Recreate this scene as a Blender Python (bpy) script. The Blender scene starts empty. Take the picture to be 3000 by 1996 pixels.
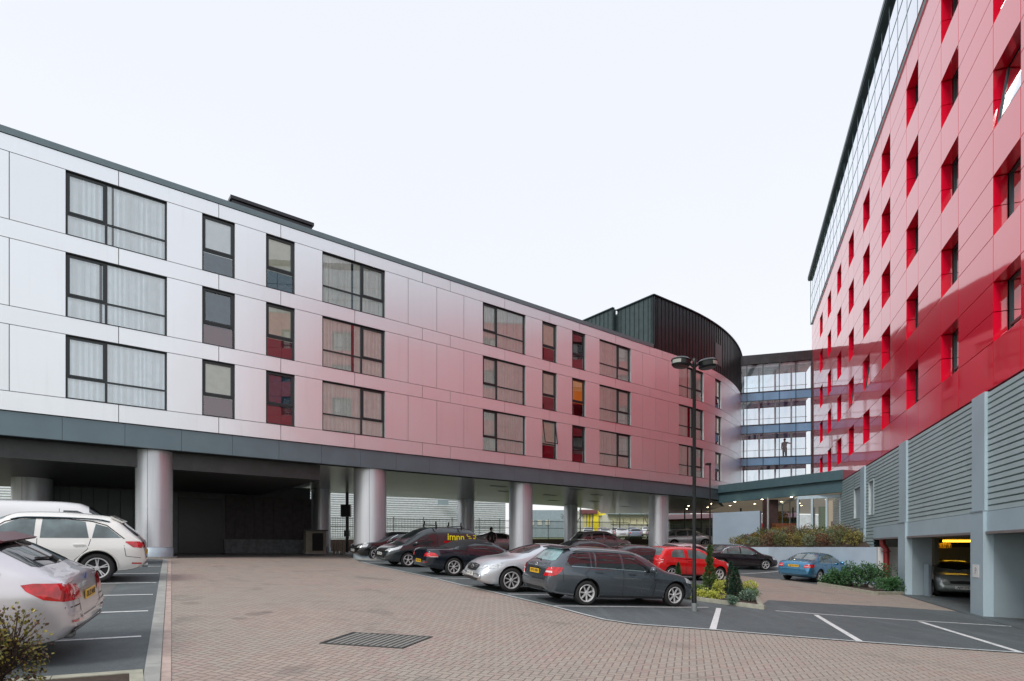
import bpy, bmesh, math, random
import numpy as np
from mathutils import Vector, Matrix
from mathutils.geometry import tessellate_polygon
R = math.radians
F = 1700.0; CX = 1500.0; HY = 1603.0          # focal length and horizon of the 3000 px wide photograph
scene = bpy.context.scene
COL = scene.collection
rnd = random.Random(7)

# ------------------------------------------------------------------ ground height field
CTRL = [(-5.5,8.5,-1.32),(-12.8,21.2,-.49),(-4.8,6.6,-1.40),(-9.9,13.8,-.85),(-14.3,23.1,-.42),(-7.04,28.8,-.55),
 (-4.8,26.7,-.90),(-2.05,20.3,-1.06),(0,16.8,-1.32),(1.9,14.5,-1.49),(4.5,16.5,-1.66),(14,27,-1.71),(14.2,34.7,-1.40),
 (18.2,24,-2.02),(2.0,7.3,-1.60),(13.4,16.7,-1.92),(16,23.6,-1.92),(-2,5,-1.66),(5,9,-1.72),(9,10,-1.86),(12,12,-1.92),
 (0,0,-1.85),(-6,2,-1.55),(8,0,-1.95),(8.9,24.9,-1.48),(18,31,-1.85),(22,20,-2.05),(-25,30,-.35),(-20,45,-.35),(-12.5,37.5,-.42),
 (-1,38,-.45),(5,45,-.35),(10.9,42.7,-.45),(0,48,-.4),(-20,10,-.75),(-14,5,-1.0),(15,50,-.05),(22,50,0),(10,54,-.2),(30,20,-2.1),
 (10,18,-1.86),(7,34,-1.15),(-30,15,-.3),(30,40,-.2),(-30,45,-.3),(20,0,-2.0),(4.5,25.5,-1.3),(-2,32,-.75)]
_P = np.array([c[:2] for c in CTRL], float); _z = np.array([c[2] for c in CTRL], float)
def _K(a, b):
    d2 = ((a[:, None, :] - b[None, :, :])**2).sum(-1)
    return d2*np.log(d2 + 1e-9)*.5
_n = len(CTRL)
_A = np.zeros((_n+3, _n+3)); _A[:_n, :_n] = _K(_P, _P) + np.eye(_n)*22.0
_A[:_n, _n] = 1; _A[:_n, _n+1:] = _P; _A[_n, :_n] = 1; _A[_n+1:, :_n] = _P.T
_w = np.linalg.solve(_A, np.concatenate([_z, np.zeros(3)]))
def garr(X, Y):
    X = np.asarray(X, float); Y = np.asarray(Y, float)
    sx = np.clip(X, -34, 34); sy = np.clip(Y, -6, 56)
    q = np.stack([sx.ravel(), sy.ravel()], 1)
    v = (_K(q, _P) @ _w[:_n] + _w[_n] + q @ _w[_n+1:]).reshape(X.shape)
    f = np.clip((Y - 56)/40, 0, 1)
    return v*(1-f) + f*1.9 + np.clip((Y-96)/100, 0, 1)*2.0
def g(x, y): return float(garr([x], [y])[0])
_zs = np.concatenate([np.arange(2.5, 60, .05), np.arange(60, 200, .5)])
def G(px, py, dz=0.0):
    """point of the ground (raised dz) seen at a pixel of the photograph"""
    u = (px-CX)/F; v = (HY-py)/F
    d = v*_zs - (garr(u*_zs, _zs) + dz)
    i = np.where(d < 0)[0]
    if len(i) == 0: return Vector((u*60, 60, v*60))
    i = i[0]
    if i > 0:
        t = d[i-1]/(d[i-1]-d[i]); Z = _zs[i-1] + t*(_zs[i]-_zs[i-1])
    else: Z = _zs[0]
    return Vector((u*Z, Z, g(u*Z, Z)+dz))
def PX(px, py, Z): return Vector(((px-CX)/F*Z, Z, (HY-py)/F*Z))
# ------------------------------------------------------------------ materials
class NT:
    """tiny helper to write node maths"""
    def __init__(s, nt): s.nt = nt; s.n = nt.nodes; s.l = nt.links
    def new(s, t, **kw):
        n = s.n.new(t)
        for k, v in kw.items(): setattr(n, k, v)
        return n
    def put(s, sock, v):
        if isinstance(v, (int, float)): sock.default_value = v
        elif isinstance(v, (tuple, list)): sock.default_value = v
        else: s.l.new(v, sock)
    def m(s, op, a, b=None, c=None):
        n = s.n.new('ShaderNodeMath'); n.operation = op
        s.put(n.inputs[0], a)
        if b is not None: s.put(n.inputs[1], b)
        if c is not None: s.put(n.inputs[2], c)
        return n.outputs[0]
    def mix(s, f, a, b, blend='MIX'):
        n = s.n.new('ShaderNodeMix'); n.data_type = 'RGBA'; n.blend_type = blend
        s.put(n.inputs[0], f); s.put(n.inputs[6], a); s.put(n.inputs[7], b)
        return n.outputs[2]
    def noise(s, vec, scale, detail=4, rough=.55):
        n = s.n.new('ShaderNodeTexNoise'); n.inputs['Scale'].default_value = scale
        n.inputs['Detail'].default_value = detail; n.inputs['Roughness'].default_value = rough
        s.l.new(vec, n.inputs['Vector']); return n.outputs[0]
    def ramp(s, f, p0, p1):
        n = s.n.new('ShaderNodeMapRange'); n.interpolation_type = 'SMOOTHSTEP'
        s.put(n.inputs[0], f); n.inputs[1].default_value = p0; n.inputs[2].default_value = p1
        return n.outputs[0]
def base_mat(name):
    m = bpy.data.materials.new(name); m.use_nodes = True
    t = NT(m.node_tree); bs = m.node_tree.nodes['Principled BSDF']
    return m, t, bs
def c4(c, k=1.0): return (c[0]*k, c[1]*k, c[2]*k, 1)
MATS = {}
def mat(name, col, rough=.5, metal=0.0, var=.12, scale=3.0, bump=0.0, bscale=None, coat=0.0, spec=None, grime=0.0, ior=None, coat_rough=.03, fine=0.0, stretch=None):
    if name in MATS: return MATS[name]
    m, t, bs = base_mat(name)
    tc = t.new('ShaderNodeTexCoord'); v = tc.outputs['Object']
    if stretch:
        mp = t.new('ShaderNodeMapping'); mp.inputs['Scale'].default_value = stretch
        t.l.new(v, mp.inputs['Vector']); v = mp.outputs[0]
    n1 = t.noise(v, scale, 5)
    c = t.mix(t.ramp(n1, .3, .7), c4(col, 1-var), c4(col, 1+var))
    if grime:
        n2 = t.noise(v, scale*.37, 6, .65)
        c = t.mix(t.m('MULTIPLY', t.ramp(n2, .5, .75), grime), c, c4(col, .45))
    if fine:
        n3 = t.noise(v, scale*23, 3)
        c = t.mix(fine, c, t.mix(n3, c4(col, .35), c4(col, 1.7)))
    t.put(bs.inputs['Base Color'], c)
    bs.inputs['Metallic'].default_value = metal
    rr = t.m('ADD', t.m('MULTIPLY', n1, .12*(1 if rough > .15 else .25)), rough-.05*(1 if rough > .15 else .3))
    t.put(bs.inputs['Roughness'], rr)
    if ior: bs.inputs['IOR'].default_value = ior
    if spec is not None: bs.inputs['Specular IOR Level'].default_value = spec
    if coat:
        bs.inputs['Coat Weight'].default_value = coat; bs.inputs['Coat Roughness'].default_value = coat_rough
    if bump:
        b = t.new('ShaderNodeBump'); b.inputs['Strength'].default_value = bump; b.inputs['Distance'].default_value = .02
        t.l.new(t.noise(v, bscale or scale*8, 3), b.inputs['Height']); t.l.new(b.outputs[0], bs.inputs['Normal'])
        if coat: t.l.new(b.outputs[0], bs.inputs['Coat Normal'])
    MATS[name] = m; return m
def emis(name, col, k):
    if name in MATS: return MATS[name]
    m, t, bs = base_mat(name)
    bs.inputs['Base Color'].default_value = c4(col)
    tc = t.new('ShaderNodeTexCoord'); n = t.noise(tc.outputs['Object'], 2.0)
    t.put(bs.inputs['Emission Color'], t.mix(n, c4(col), c4(col, .85)))
    bs.inputs['Emission Strength'].default_value = k
    MATS[name] = m; return m
def glass(name, tint=(.75, .85, .85), refl=1.55, base=.06, bump=.0, rough=.0):
    """thin window glass: a clear tinted sheet with a mirror share that grows at glancing angles"""
    if name in MATS: return MATS[name]
    m = bpy.data.materials.new(name); m.use_nodes = True
    t = NT(m.node_tree); t.n.clear()
    out = t.new('ShaderNodeOutputMaterial'); tr = t.new('ShaderNodeBsdfTransparent'); gl = t.new('ShaderNodeBsdfGlossy')
    tc = t.new('ShaderNodeTexCoord'); v = tc.outputs['Object']
    n = t.noise(v, .8, 2)
    t.put(tr.inputs[0], t.mix(n, c4(tint, .95), c4(tint, 1.0)))
    gl.inputs['Roughness'].default_value = rough; gl.inputs['Color'].default_value = (.95, .97, 1, 1)
    fr = t.new('ShaderNodeFresnel'); fr.inputs['IOR'].default_value = refl
    fac = t.m('MINIMUM', t.m('ADD', t.m('MULTIPLY', fr.outputs[0], 1.6), base), 1.0)
    if bump:
        b = t.new('ShaderNodeBump'); b.inputs['Strength'].default_value = bump; b.inputs['Distance'].default_value = .02
        t.l.new(t.noise(v, 1.3, 1), b.inputs['Height']); t.l.new(b.outputs[0], gl.inputs['Normal'])
    mx = t.new('ShaderNodeMixShader'); t.l.new(fac, mx.inputs[0]); t.l.new(tr.outputs[0], mx.inputs[1]); t.l.new(gl.outputs[0], mx.inputs[2])
    t.l.new(mx.outputs[0], out.inputs[0])
    MATS[name] = m; return m
def herring(name, ang, w=.1):
    """two-to-one block paving in a herringbone bond, tinted block by block"""
    m, t, bs = base_mat(name)
    tc = t.new('ShaderNodeTexCoord')
    mp = t.new('ShaderNodeMapping'); mp.inputs['Rotation'].default_value = (0, 0, ang); mp.inputs['Location'].default_value = (500, 500, 0)
    t.l.new(tc.outputs['Object'], mp.inputs['Vector'])
    sp = t.new('ShaderNodeSeparateXYZ'); t.l.new(mp.outputs[0], sp.inputs[0])
    x = t.m('DIVIDE', sp.outputs[0], w); y = t.m('DIVIDE', sp.outputs[1], w)
    i = t.m('FLOOR', x); j = t.m('FLOOR', y)
    fx = t.m('SUBTRACT', x, i); fy = t.m('SUBTRACT', y, j)
    k = t.m('FLOORED_MODULO', t.m('SUBTRACT', i, j), 4.0)
    def eq(v): return t.m('COMPARE', k, float(v), .1)
    k0, k1, k2, k3 = eq(0), eq(1), eq(2), eq(3)
    L, Rr, B, T = fx, t.m('SUBTRACT', 1, fx), fy, t.m('SUBTRACT', 1, fy)
    # an edge that lies inside the block is pushed away
    dL = t.m('ADD', L, k1); dR = t.m('ADD', Rr, k0); dB = t.m('ADD', B, k2); dT = t.m('ADD', T, k3)
    d = t.m('MINIMUM', t.m('MINIMUM', dL, dR), t.m('MINIMUM', dB, dT))
    ai = t.m('SUBTRACT', i, k1); aj = t.m('SUBTRACT', j, k2)
    cv = t.new('ShaderNodeCombineXYZ'); t.l.new(ai, cv.inputs[0]); t.l.new(aj, cv.inputs[1])
    wn = t.new('ShaderNodeTexWhiteNoise'); wn.noise_dimensions = '3D'; t.l.new(cv.outputs[0], wn.inputs['Vector'])
    r = wn.outputs['Value']
    ob = tc.outputs['Object']
    big = t.noise(ob, .28, 5); med = t.noise(ob, 2.2, 5); fin = t.noise(ob, 60, 3)
    hue = t.noise(ob, .42, 4, .6)
    col = t.mix(r, c4((.345, .265, .225)), c4((.475, .365, .31)))
    col = t.mix(t.m('MULTIPLY', t.ramp(hue, .50, .62), .75), col, t.mix(r, c4((.40, .265, .245)), c4((.50, .325, .30))))
    grn = t.mix(t.m('MULTIPLY', t.ramp(t.m('ADD', t.m('MULTIPLY', r, .3), big), .45, .8), .9), col, c4((.36, .335, .28)))
    col = t.mix(t.m('MULTIPLY', t.ramp(med, .42, .68), .30), grn, c4((.27, .23, .21)))
    col = t.mix(.25, col, t.mix(fin, c4((.14, .115, .10)), c4((.58, .48, .43))))
    stain = t.noise(ob, .55, 6, .7)
    col = t.mix(t.m('MULTIPLY', t.ramp(stain, .55, .72), .55), col, c4((.13, .115, .10)))
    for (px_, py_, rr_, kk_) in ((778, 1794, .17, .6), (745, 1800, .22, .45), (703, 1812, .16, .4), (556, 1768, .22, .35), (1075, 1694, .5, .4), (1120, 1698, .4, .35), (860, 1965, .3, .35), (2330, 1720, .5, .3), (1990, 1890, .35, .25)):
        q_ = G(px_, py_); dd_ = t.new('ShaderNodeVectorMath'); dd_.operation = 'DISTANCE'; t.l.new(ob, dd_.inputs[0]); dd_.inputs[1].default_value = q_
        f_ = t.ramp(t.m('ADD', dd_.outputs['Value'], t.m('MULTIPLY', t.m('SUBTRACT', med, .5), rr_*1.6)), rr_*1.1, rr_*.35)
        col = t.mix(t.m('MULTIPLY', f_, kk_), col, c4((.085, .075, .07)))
    joint = t.ramp(d, .035, .12)
    col = t.mix(joint, c4((.17, .145, .13)), col)
    t.put(bs.inputs['Base Color'], col)
    t.put(bs.inputs['Roughness'], t.m('ADD', t.m('MULTIPLY', med, .25), .55))
    b = t.new('ShaderNodeBump'); b.inputs['Strength'].default_value = .7; b.inputs['Distance'].default_value = .006
    hgt = t.m('ADD', t.ramp(d, .02, .16), t.m('MULTIPLY', fin, .25))
    t.l.new(hgt, b.inputs['Height']); t.l.new(b.outputs[0], bs.inputs['Normal'])
    return m
def asphalt(name, k=1.12, hue=(.90, 1.08, 1.14)):
    m, t, bs = base_mat(name)
    tc = t.new('ShaderNodeTexCoord'); v = tc.outputs['Object']
    n1 = t.noise(v, .5, 6, .65); n2 = t.noise(v, 5, 5, .6); n3 = t.noise(v, 130, 2)
    mp = t.new('ShaderNodeMapping'); mp.inputs['Scale'].default_value = (1.2, .15, 1); mp.inputs['Rotation'].default_value = (0, 0, 1.1)
    t.l.new(v, mp.inputs[0]); n4 = t.noise(mp.outputs[0], 2.2, 5, .7)
    n5 = t.noise(v, .9, 7, .75)
    def h(a): return (a*hue[0]*k, a*hue[1]*k, a*hue[2]*k, 1)
    c = t.mix(t.ramp(n1, .3, .7), h(.062), h(.10))
    c = t.mix(t.m('MULTIPLY', t.ramp(n4, .48, .75), .6), c, h(.19))
    c = t.mix(t.m('MULTIPLY', n2, .35), c, h(.05)); c = t.mix(t.m('MULTIPLY', t.ramp(n5, .60, .70), .45), c, h(.20)); c = t.mix(t.m('MULTIPLY', t.ramp(n5, .40, .30), .5), c, h(.035))
    c = t.mix(.35, c, t.mix(t.ramp(n3, .35, .7), h(.03), h(.22)))
    t.put(bs.inputs['Base Color'], c)
    t.put(bs.inputs['Roughness'], t.m('ADD', t.m('MULTIPLY', n2, .3), .55))
    b = t.new('ShaderNodeBump'); b.inputs['Strength'].default_value = .5; b.inputs['Distance'].default_value = .006
    t.l.new(n3, b.inputs['Height']); t.l.new(b.outputs[0], bs.inputs['Normal'])
    return m
def paint(name, col=(.72, .74, .74), wear=.8):
    """road paint worn through to the asphalt"""
    m, t, bs = base_mat(name)
    tc = t.new('ShaderNodeTexCoord'); v = tc.outputs['Object']
    n = t.noise(v, 9, 6, .7); n3 = t.noise(v, 90, 3)
    f = t.m('MULTIPLY', t.ramp(t.m('ADD', t.m('MULTIPLY', n, .7), t.m('MULTIPLY', n3, .3)), .5, .66), wear)
    t.put(bs.inputs['Base Color'], t.mix(f, c4(col), c4((.12, .13, .13))))
    bs.inputs['Roughness'].default_value = .6
    return m
def foliage(name, cols, rough=.55, tr=.25):
    """leaf: colour by clump, a little light through it"""
    m, t, bs = base_mat(name)
    tc = t.new('ShaderNodeTexCoord'); v = tc.outputs['Object']
    n = t.noise(v, 5.5, 3); n2 = t.noise(v, 45, 2)
    c = t.mix(t.ramp(n, .35, .65), c4(cols[0]), c4(cols[1]))
    if len(cols) > 2: c = t.mix(t.ramp(n2, .52, .6), c, c4(cols[2]))
    else: c = t.mix(t.m('MULTIPLY', n2, .4), c, c4(cols[0], .5))
    t.put(bs.inputs['Base Color'], c)
    bs.inputs['Roughness'].default_value = rough
    bs.inputs['Subsurface Weight'].default_value = 0
    return m

def islands(t, bs, amt, names=('Normal',), bumpnode=None):
    """every panel leans a hair differently, so reflections break at the joints"""
    ge = t.new('ShaderNodeNewGeometry'); wn = t.new('ShaderNodeTexWhiteNoise'); wn.noise_dimensions = '1D'
    t.l.new(ge.outputs['Random Per Island'], wn.inputs['W'])
    s1 = t.new('ShaderNodeVectorMath'); s1.operation = 'SUBTRACT'; t.l.new(wn.outputs['Color'], s1.inputs[0]); s1.inputs[1].default_value = (.5, .5, .5)
    s2 = t.new('ShaderNodeVectorMath'); s2.operation = 'SCALE'; t.l.new(s1.outputs[0], s2.inputs[0]); s2.inputs['Scale'].default_value = amt
    s3 = t.new('ShaderNodeVectorMath'); s3.operation = 'ADD'; t.l.new(s2.outputs[0], s3.inputs[0]); t.l.new((bumpnode or ge).outputs[0 if bumpnode else 1], s3.inputs[1])
    s4 = t.new('ShaderNodeVectorMath'); s4.operation = 'NORMALIZE'; t.l.new(s3.outputs[0], s4.inputs[0])
    for n in names: t.l.new(s4.outputs[0], bs.inputs[n])
    return wn.outputs['Value']
def streaks(t, v, lo=.52, hi=.8):
    mp = t.new('ShaderNodeMapping'); mp.inputs['Scale'].default_value = (3.5, 3.5, .16); t.l.new(v, mp.inputs[0])
    return t.ramp(t.noise(mp.outputs[0], 1.4, 5, .65), lo, hi)
def panelmat(name, col, rough, metal):
    m, t, bs = base_mat(name); tc = t.new('ShaderNodeTexCoord'); v = tc.outputs['Object']
    b = t.new('ShaderNodeBump'); b.inputs['Strength'].default_value = .10; b.inputs['Distance'].default_value = .02
    t.l.new(t.noise(v, .55, 2), b.inputs['Height'])
    r = islands(t, bs, .012, bumpnode=b)
    c = t.mix(r, c4(col, .955), c4(col, 1.0)); c = t.mix(t.m('MULTIPLY', streaks(t, v), .14), c, c4(col, .62))
    t.put(bs.inputs['Base Color'], c); bs.inputs['Metallic'].default_value = metal
    t.put(bs.inputs['Roughness'], t.m('ADD', t.m('MULTIPLY', t.noise(v, .8, 5), .14), rough-.07))
    MATS[name] = m; return m
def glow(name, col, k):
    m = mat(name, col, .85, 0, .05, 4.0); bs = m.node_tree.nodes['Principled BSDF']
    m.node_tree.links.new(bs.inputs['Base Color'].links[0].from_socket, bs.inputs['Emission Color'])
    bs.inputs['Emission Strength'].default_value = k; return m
M = {}
M['silver'] = panelmat('silver composite panel', (.90, .945, .975), .34, .72)
M['fascia'] = mat('grey fascia metal', (.145, .205, .235), .38, .35, var=.06, scale=1.2)
M['cap'] = mat('parapet capping', (.16, .22, .24), .45, .4, var=.06)
M['frame'] = mat('anthracite frame', (.022, .03, .034), .35, 0, var=.1)
M['dark'] = mat('dark void', (.012, .013, .014), .8, var=.2)
M['inner'] = mat('room dark', (.05, .048, .045), .8, var=.2)
M['soffit'] = mat('glossy soffit', (.46, .50, .46), .30, .0, var=.06, scale=.7, coat=.35, coat_rough=.16, spec=.5)
M['column'] = mat('brushed column casing', (.66, .69, .73), .38, .62, var=.04, scale=2, stretch=(6, 6, .3))
M['colbase'] = mat('column base ring', (.42, .50, .56), .5, .4, var=.06)
M['corewall'] = mat('dark metal wall panel', (.055, .062, .064), .42, .1, var=.18, scale=2)
M['plinth'] = mat('charcoal stone plinth', (.14, .155, .17), .6, var=.25, scale=5)
M['seam'] = mat('standing seam metal', (.050, .050, .054), .30, .8, var=.10, scale=1.4)
M['seamlight'] = mat('standing seam side', (.060, .085, .088), .4, .6, var=.12)
M['curtain'] = glow('glowing net curtain', (.88, .94, 1.0), .26); _u = mat('net curtain', (.92, .94, .94), .85, var=.04, scale=4)  # curtains and blinds carry added emission so the windows read brighter
M['curtainw'] = glow('glowing warm curtain', (.82, .81, .77), .13); _u = mat('warm curtain', (.88, .80, .70), .85, var=.06, scale=4)
M['blind'] = glow('glowing cream blind', (.82, .80, .66), .14); _u = mat('cream blind', (.80, .78, .68), .8, var=.03)
M['blue'] = mat('blue room', (.03, .13, .22), .7, var=.2)
M['maroon'] = mat('maroon reflection pane', (.26, .012, .025), .3, var=.1)  # the red tower's reflection in the lower panes, painted in as maroon
M['glassL'] = glass('window glass', (.93, .98, .98), 1.5, .09, bump=.03)
M['glassB'] = glass('bridge glass', (.90, .95, .97), 1.45, .03, bump=.02)
M['spandrel'] = mat('blue spandrel glass', (.17, .33, .52), .25, 0, var=.12, scale=.8, bump=.05)
M['glassT'] = glass('tower top glass', (.75, .92, .95), 1.9, .30, bump=.02)
def redpanel():
    m, t, bs = base_mat('glossy red panel')
    tc = t.new('ShaderNodeTexCoord'); v = tc.outputs['Object']
    n = t.noise(v, .25, 3)
    c_ = t.mix(n, c4((.80, .003, .030)), c4((.92, .004, .044))); c_ = t.mix(t.m('MULTIPLY', streaks(t, v), .12), c_, c4((.45, .02, .03)))
    t.put(bs.inputs['Base Color'], c_)
    bs.inputs['Roughness'].default_value = .3; bs.inputs['Specular IOR Level'].default_value = .1
    bs.inputs['IOR'].default_value = 1.5
    bs.inputs['Coat Weight'].default_value = 1; bs.inputs['Coat IOR'].default_value = 2.2; bs.inputs['Coat Roughness'].default_value = .045
    b = t.new('ShaderNodeBump'); b.inputs['Strength'].default_value = .12; b.inputs['Distance'].default_value = .02
    t.l.new(t.noise(v, .7, 1), b.inputs['Height']); islands(t, bs, .010, ('Coat Normal',), b)
    return m
M['red'] = redpanel()
M['louvre'] = mat('grey louvre metal', (.40, .50, .52), .45, .05, var=.06, scale=.8)
M['trim'] = mat('pale grey steel trim', (.45, .575, .645), .45, .25, var=.05, scale=.8)
M['trimdark'] = mat('grey pier panel', (.28, .35, .39), .45, .2, var=.07, scale=1)
M['render'] = mat('pale blue grey render', (.46, .56, .66), .75, var=.05, scale=1.2, bump=.05, grime=.15)
M['canopy'] = mat('canopy fascia', (.085, .16, .185), .42, .3, var=.05)
M['beige'] = glow('glowing beige soffit', (.60, .50, .38), .16); _u = mat('beige soffit', (.60, .52, .42), .5, var=.05)  # soffit emits a little itself, standing in for warm light on it
M['brown'] = mat('dark brown cladding', (.045, .022, .022), .4, var=.2)
M['conc'] = mat('concrete', (.33, .34, .32), .85, var=.15, scale=4, bump=.3, grime=.5, fine=.25)
M['kerb'] = mat('mossy concrete kerb', (.36, .36, .29), .9, var=.2, scale=6, bump=.4, grime=.6, fine=.3)
M['black'] = mat('black gloss paint', (.012, .014, .015), .3, .2, var=.15)
M['steel'] = mat('galvanised steel', (.42, .44, .44), .4, .7, var=.1)
M['white'] = mat('white paint', (.75, .76, .76), .5, var=.04)
M['brick'] = herring('herringbone block paving', R(17))
M['asph'] = asphalt('asphalt')
M['asph2'] = asphalt('older asphalt', 1.35, (1.0, 1.02, 1.0))
M['line'] = paint('road paint')
M['line2'] = paint('thin edging paint', (.50, .54, .54), .9)
M['soil'] = mat('soil', (.060, .042, .032), .95, var=.4, scale=9, bump=.6, fine=.3)
M['grassfar'] = mat('verge grass', (.12, .14, .055), .95, var=.35, scale=1.2, fine=.3)
M['wood'] = mat('bench timber', (.20, .06, .025), .5, var=.25, scale=6)
M['screen'] = mat('grey render screen', (.34, .44, .54), .75, var=.04, scale=1)
M['corr'] = mat('pale ribbed sheeting', (.86, .90, .92), .55, .1, var=.04)
M['bwall'] = mat('brown brick low wall', (.10, .070, .055), .9, var=.3, scale=8, fine=.3)
M['yellow'] = mat('yellow cladding', (.80, .66, .02), .5, var=.05)
M['cream'] = mat('cream wall', (.55, .56, .50), .7, var=.08)
M['bluegrey'] = mat('blue grey sheeting', (.30, .38, .42), .6, var=.08)
M['redroof'] = mat('red brown roof', (.16, .05, .055), .7, var=.15)
M['lampglow'] = emis('warm downlight', (1, .80, .52), 14)
M['tube'] = emis('amber tube', (1, .55, .03), 5)
M['room'] = emis('glowing lobby wall', (.75, .58, .40), .35)  # wall glows by itself in place of indoor lighting
M['green'] = mat('green panel', (.14, .36, .07), .5)
M['garage'] = mat('garage wall', (.16, .14, .10), .85, var=.2, scale=1)
M['garagew'] = mat('garage cream wall', (.42, .40, .30), .8, var=.1, scale=1)
M['pipe'] = mat('red pipe', (.28, .03, .03), .4)
M['hatch'] = mat('dark iron strip', (.050, .054, .054), .7, .2, var=.3, scale=7)
M['hatch2'] = mat('pale block infill', (.24, .235, .215), .8, var=.2, scale=9, fine=.2)

# ------------------------------------------------------------------ mesh building
class MB:
    def __init__(s): s.v = []; s.f = []; s.mi = []; s.sm = []
    def add(s, vs, fs, mi=0, sm=False):
        o = len(s.v); s.v += [tuple(v) for v in vs]
        for f in fs: s.f.append(tuple(o+i for i in f)); s.mi.append(mi); s.sm.append(sm)
    def hexa(s, p, mi=0):
        """p: eight corners, bottom four then top four, same turning sense"""
        s.add(p, [(3, 2, 1, 0), (4, 5, 6, 7), (0, 1, 5, 4), (1, 2, 6, 5), (2, 3, 7, 6), (3, 0, 4, 7)], mi)
    def box(s, c, d, ax=None, mi=0):
        c = Vector(c); h = [Vector(a) for a in (ax or ((1, 0, 0), (0, 1, 0), (0, 0, 1)))]
        x, y, z = h[0]*d[0]/2, h[1]*d[1]/2, h[2]*d[2]/2
        s.hexa([c-x-y-z, c+x-y-z, c+x+y-z, c-x+y-z, c-x-y+z, c+x-y+z, c+x+y+z, c-x+y+z], mi)
    def bar(s, a, b, w, h=None, up=(0, 0, 1), mi=0):
        a = Vector(a); b = Vector(b); d = b-a; L = d.length
        if L < 1e-6: return
        d /= L; u = Vector(up)
        if abs(d.dot(u)) > .98: u = Vector((1, 0, 0))
        sx = d.cross(u).normalized(); uz = sx.cross(d).normalized()
        s.box((a+b)/2, (L, w, h or w), (d, sx, uz), mi)
    def prism(s, poly, z0, z1, mi=0, side=None, zf=None):
        n = len(poly)
        A = sum(poly[i][0]*poly[(i+1) % n][1]-poly[(i+1) % n][0]*poly[i][1] for i in range(n))
        if A < 0: poly = poly[::-1]
        top = [(p[0], p[1], z1) for p in poly]; bot = [(p[0], p[1], z0) for p in poly]
        s.add(bot+top, [(i, (i+1) % n, n+(i+1) % n, n+i) for i in range(n)], mi if side is None else side)
        tri = tessellate_polygon([[Vector((p[0], p[1], 0)) for p in poly]])
        for t in tri:
            a = (poly[t[1]][0]-poly[t[0]][0])*(poly[t[2]][1]-poly[t[0]][1])-(poly[t[1]][1]-poly[t[0]][1])*(poly[t[2]][0]-poly[t[0]][0])
            if a < 0: t = t[::-1]
            s.add([top[i] for i in t], [(0, 1, 2)], mi); s.add([bot[i] for i in t], [(2, 1, 0)], mi)
    def lathe(s, prof, n=32, c=(0, 0, 0), ax=None, mi=0, sm=True, a0=0, a1=2*math.pi):
        """prof: (radius, height) pairs turned about the third axis"""
        c = Vector(c); X, Y, Z = [Vector(a) for a in (ax or ((1, 0, 0), (0, 1, 0), (0, 0, 1)))]
        full = abs(a1-a0-2*math.pi) < 1e-6; cols = n if full else n+1
        vs = []
        for k in range(cols):
            a = a0+(a1-a0)*k/n; e = X*math.cos(a)+Y*math.sin(a)
            vs += [c+e*r+Z*h for r, h in prof]
        m = len(prof); fs = []
        for k in range(n):
            k2 = (k+1) % cols
            for i in range(m-1): fs.append((k*m+i, k2*m+i, k2*m+i+1, k*m+i+1))
        s.add(vs, fs, mi, sm)
    def tube(s, pts, r, n=8, mi=0):
        pts = [Vector(p) for p in pts]; rs = r if isinstance(r, (list, tuple)) else [r]*len(pts)
        vs = []; u = None
        for i, p in enumerate(pts):
            d = (pts[min(i+1, len(pts)-1)]-pts[max(i-1, 0)])
            if d.length < 1e-9: d = Vector((0, 0, 1))
            d.normalize()
            if u is None: u = d.orthogonal().normalized()
            u = (u-d*u.dot(d)); u = u.normalized() if u.length > 1e-6 else d.orthogonal().normalized()
            w = d.cross(u)
            vs += [p+(u*math.cos(2*math.pi*k/n)+w*math.sin(2*math.pi*k/n))*rs[i] for k in range(n)]
        m = len(pts)
        fs = [(i*n+k, i*n+(k+1) % n, (i+1)*n+(k+1) % n, (i+1)*n+k) for i in range(m-1) for k in range(n)]
        s.add(vs, fs, mi, True)
        s.add(vs[:n], [tuple(range(n))[::-1]], mi); s.add(vs[-n:], [tuple(range(n))], mi)
    def build(s, name, mats, parent=None, auto=None):
        me = bpy.data.meshes.new(name); me.from_pydata(s.v, [], s.f)
        if not isinstance(mats, (list, tuple)): mats = [mats]
        for m in mats: me.materials.append(m)
        me.polygons.foreach_set('material_index', s.mi); me.polygons.foreach_set('use_smooth', s.sm)
        if auto: me.set_sharp_from_angle(angle=R(auto))
        me.update()
        o = bpy.data.objects.new(name, me); COL.objects.link(o)
        if parent is not None: adopt(o, parent)
        return o
def adopt(o, parent):
    """keeps world-space mesh coordinates under a parent that has a place of its own"""
    o.parent = parent
    o.matrix_parent_inverse = wmat(parent).inverted()
def wmat(o):
    m = Matrix.LocRotScale(o.location, o.rotation_euler, o.scale)
    return wmat(o.parent) @ o.matrix_parent_inverse @ m if o.parent else m
def thing(name, label, cat, loc=(0, 0, 0), group=None):
    o = bpy.data.objects.new(name, None); COL.objects.link(o); o.location = loc; o.empty_display_size = .3
    o['label'] = label; o['category'] = cat
    if group: o['group'] = group
    return o
def tag(o, label, cat, group=None, kind=None):
    o['label'] = label; o['category'] = cat
    if group: o['group'] = group
    if kind: o['kind'] = kind
    return o
def children(o): return [c for c in list(COL.objects) if c.parent == o]
def copy_tree(o, kids=None):
    if kids is None:
        kids = {}
        for c in COL.objects:
            if c.parent: kids.setdefault(c.parent.name, []).append(c)
    c = o.copy(); COL.objects.link(c)
    for ch in kids.get(o.name, []):
        d = copy_tree(ch, kids); d.parent = c
    return c
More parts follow.
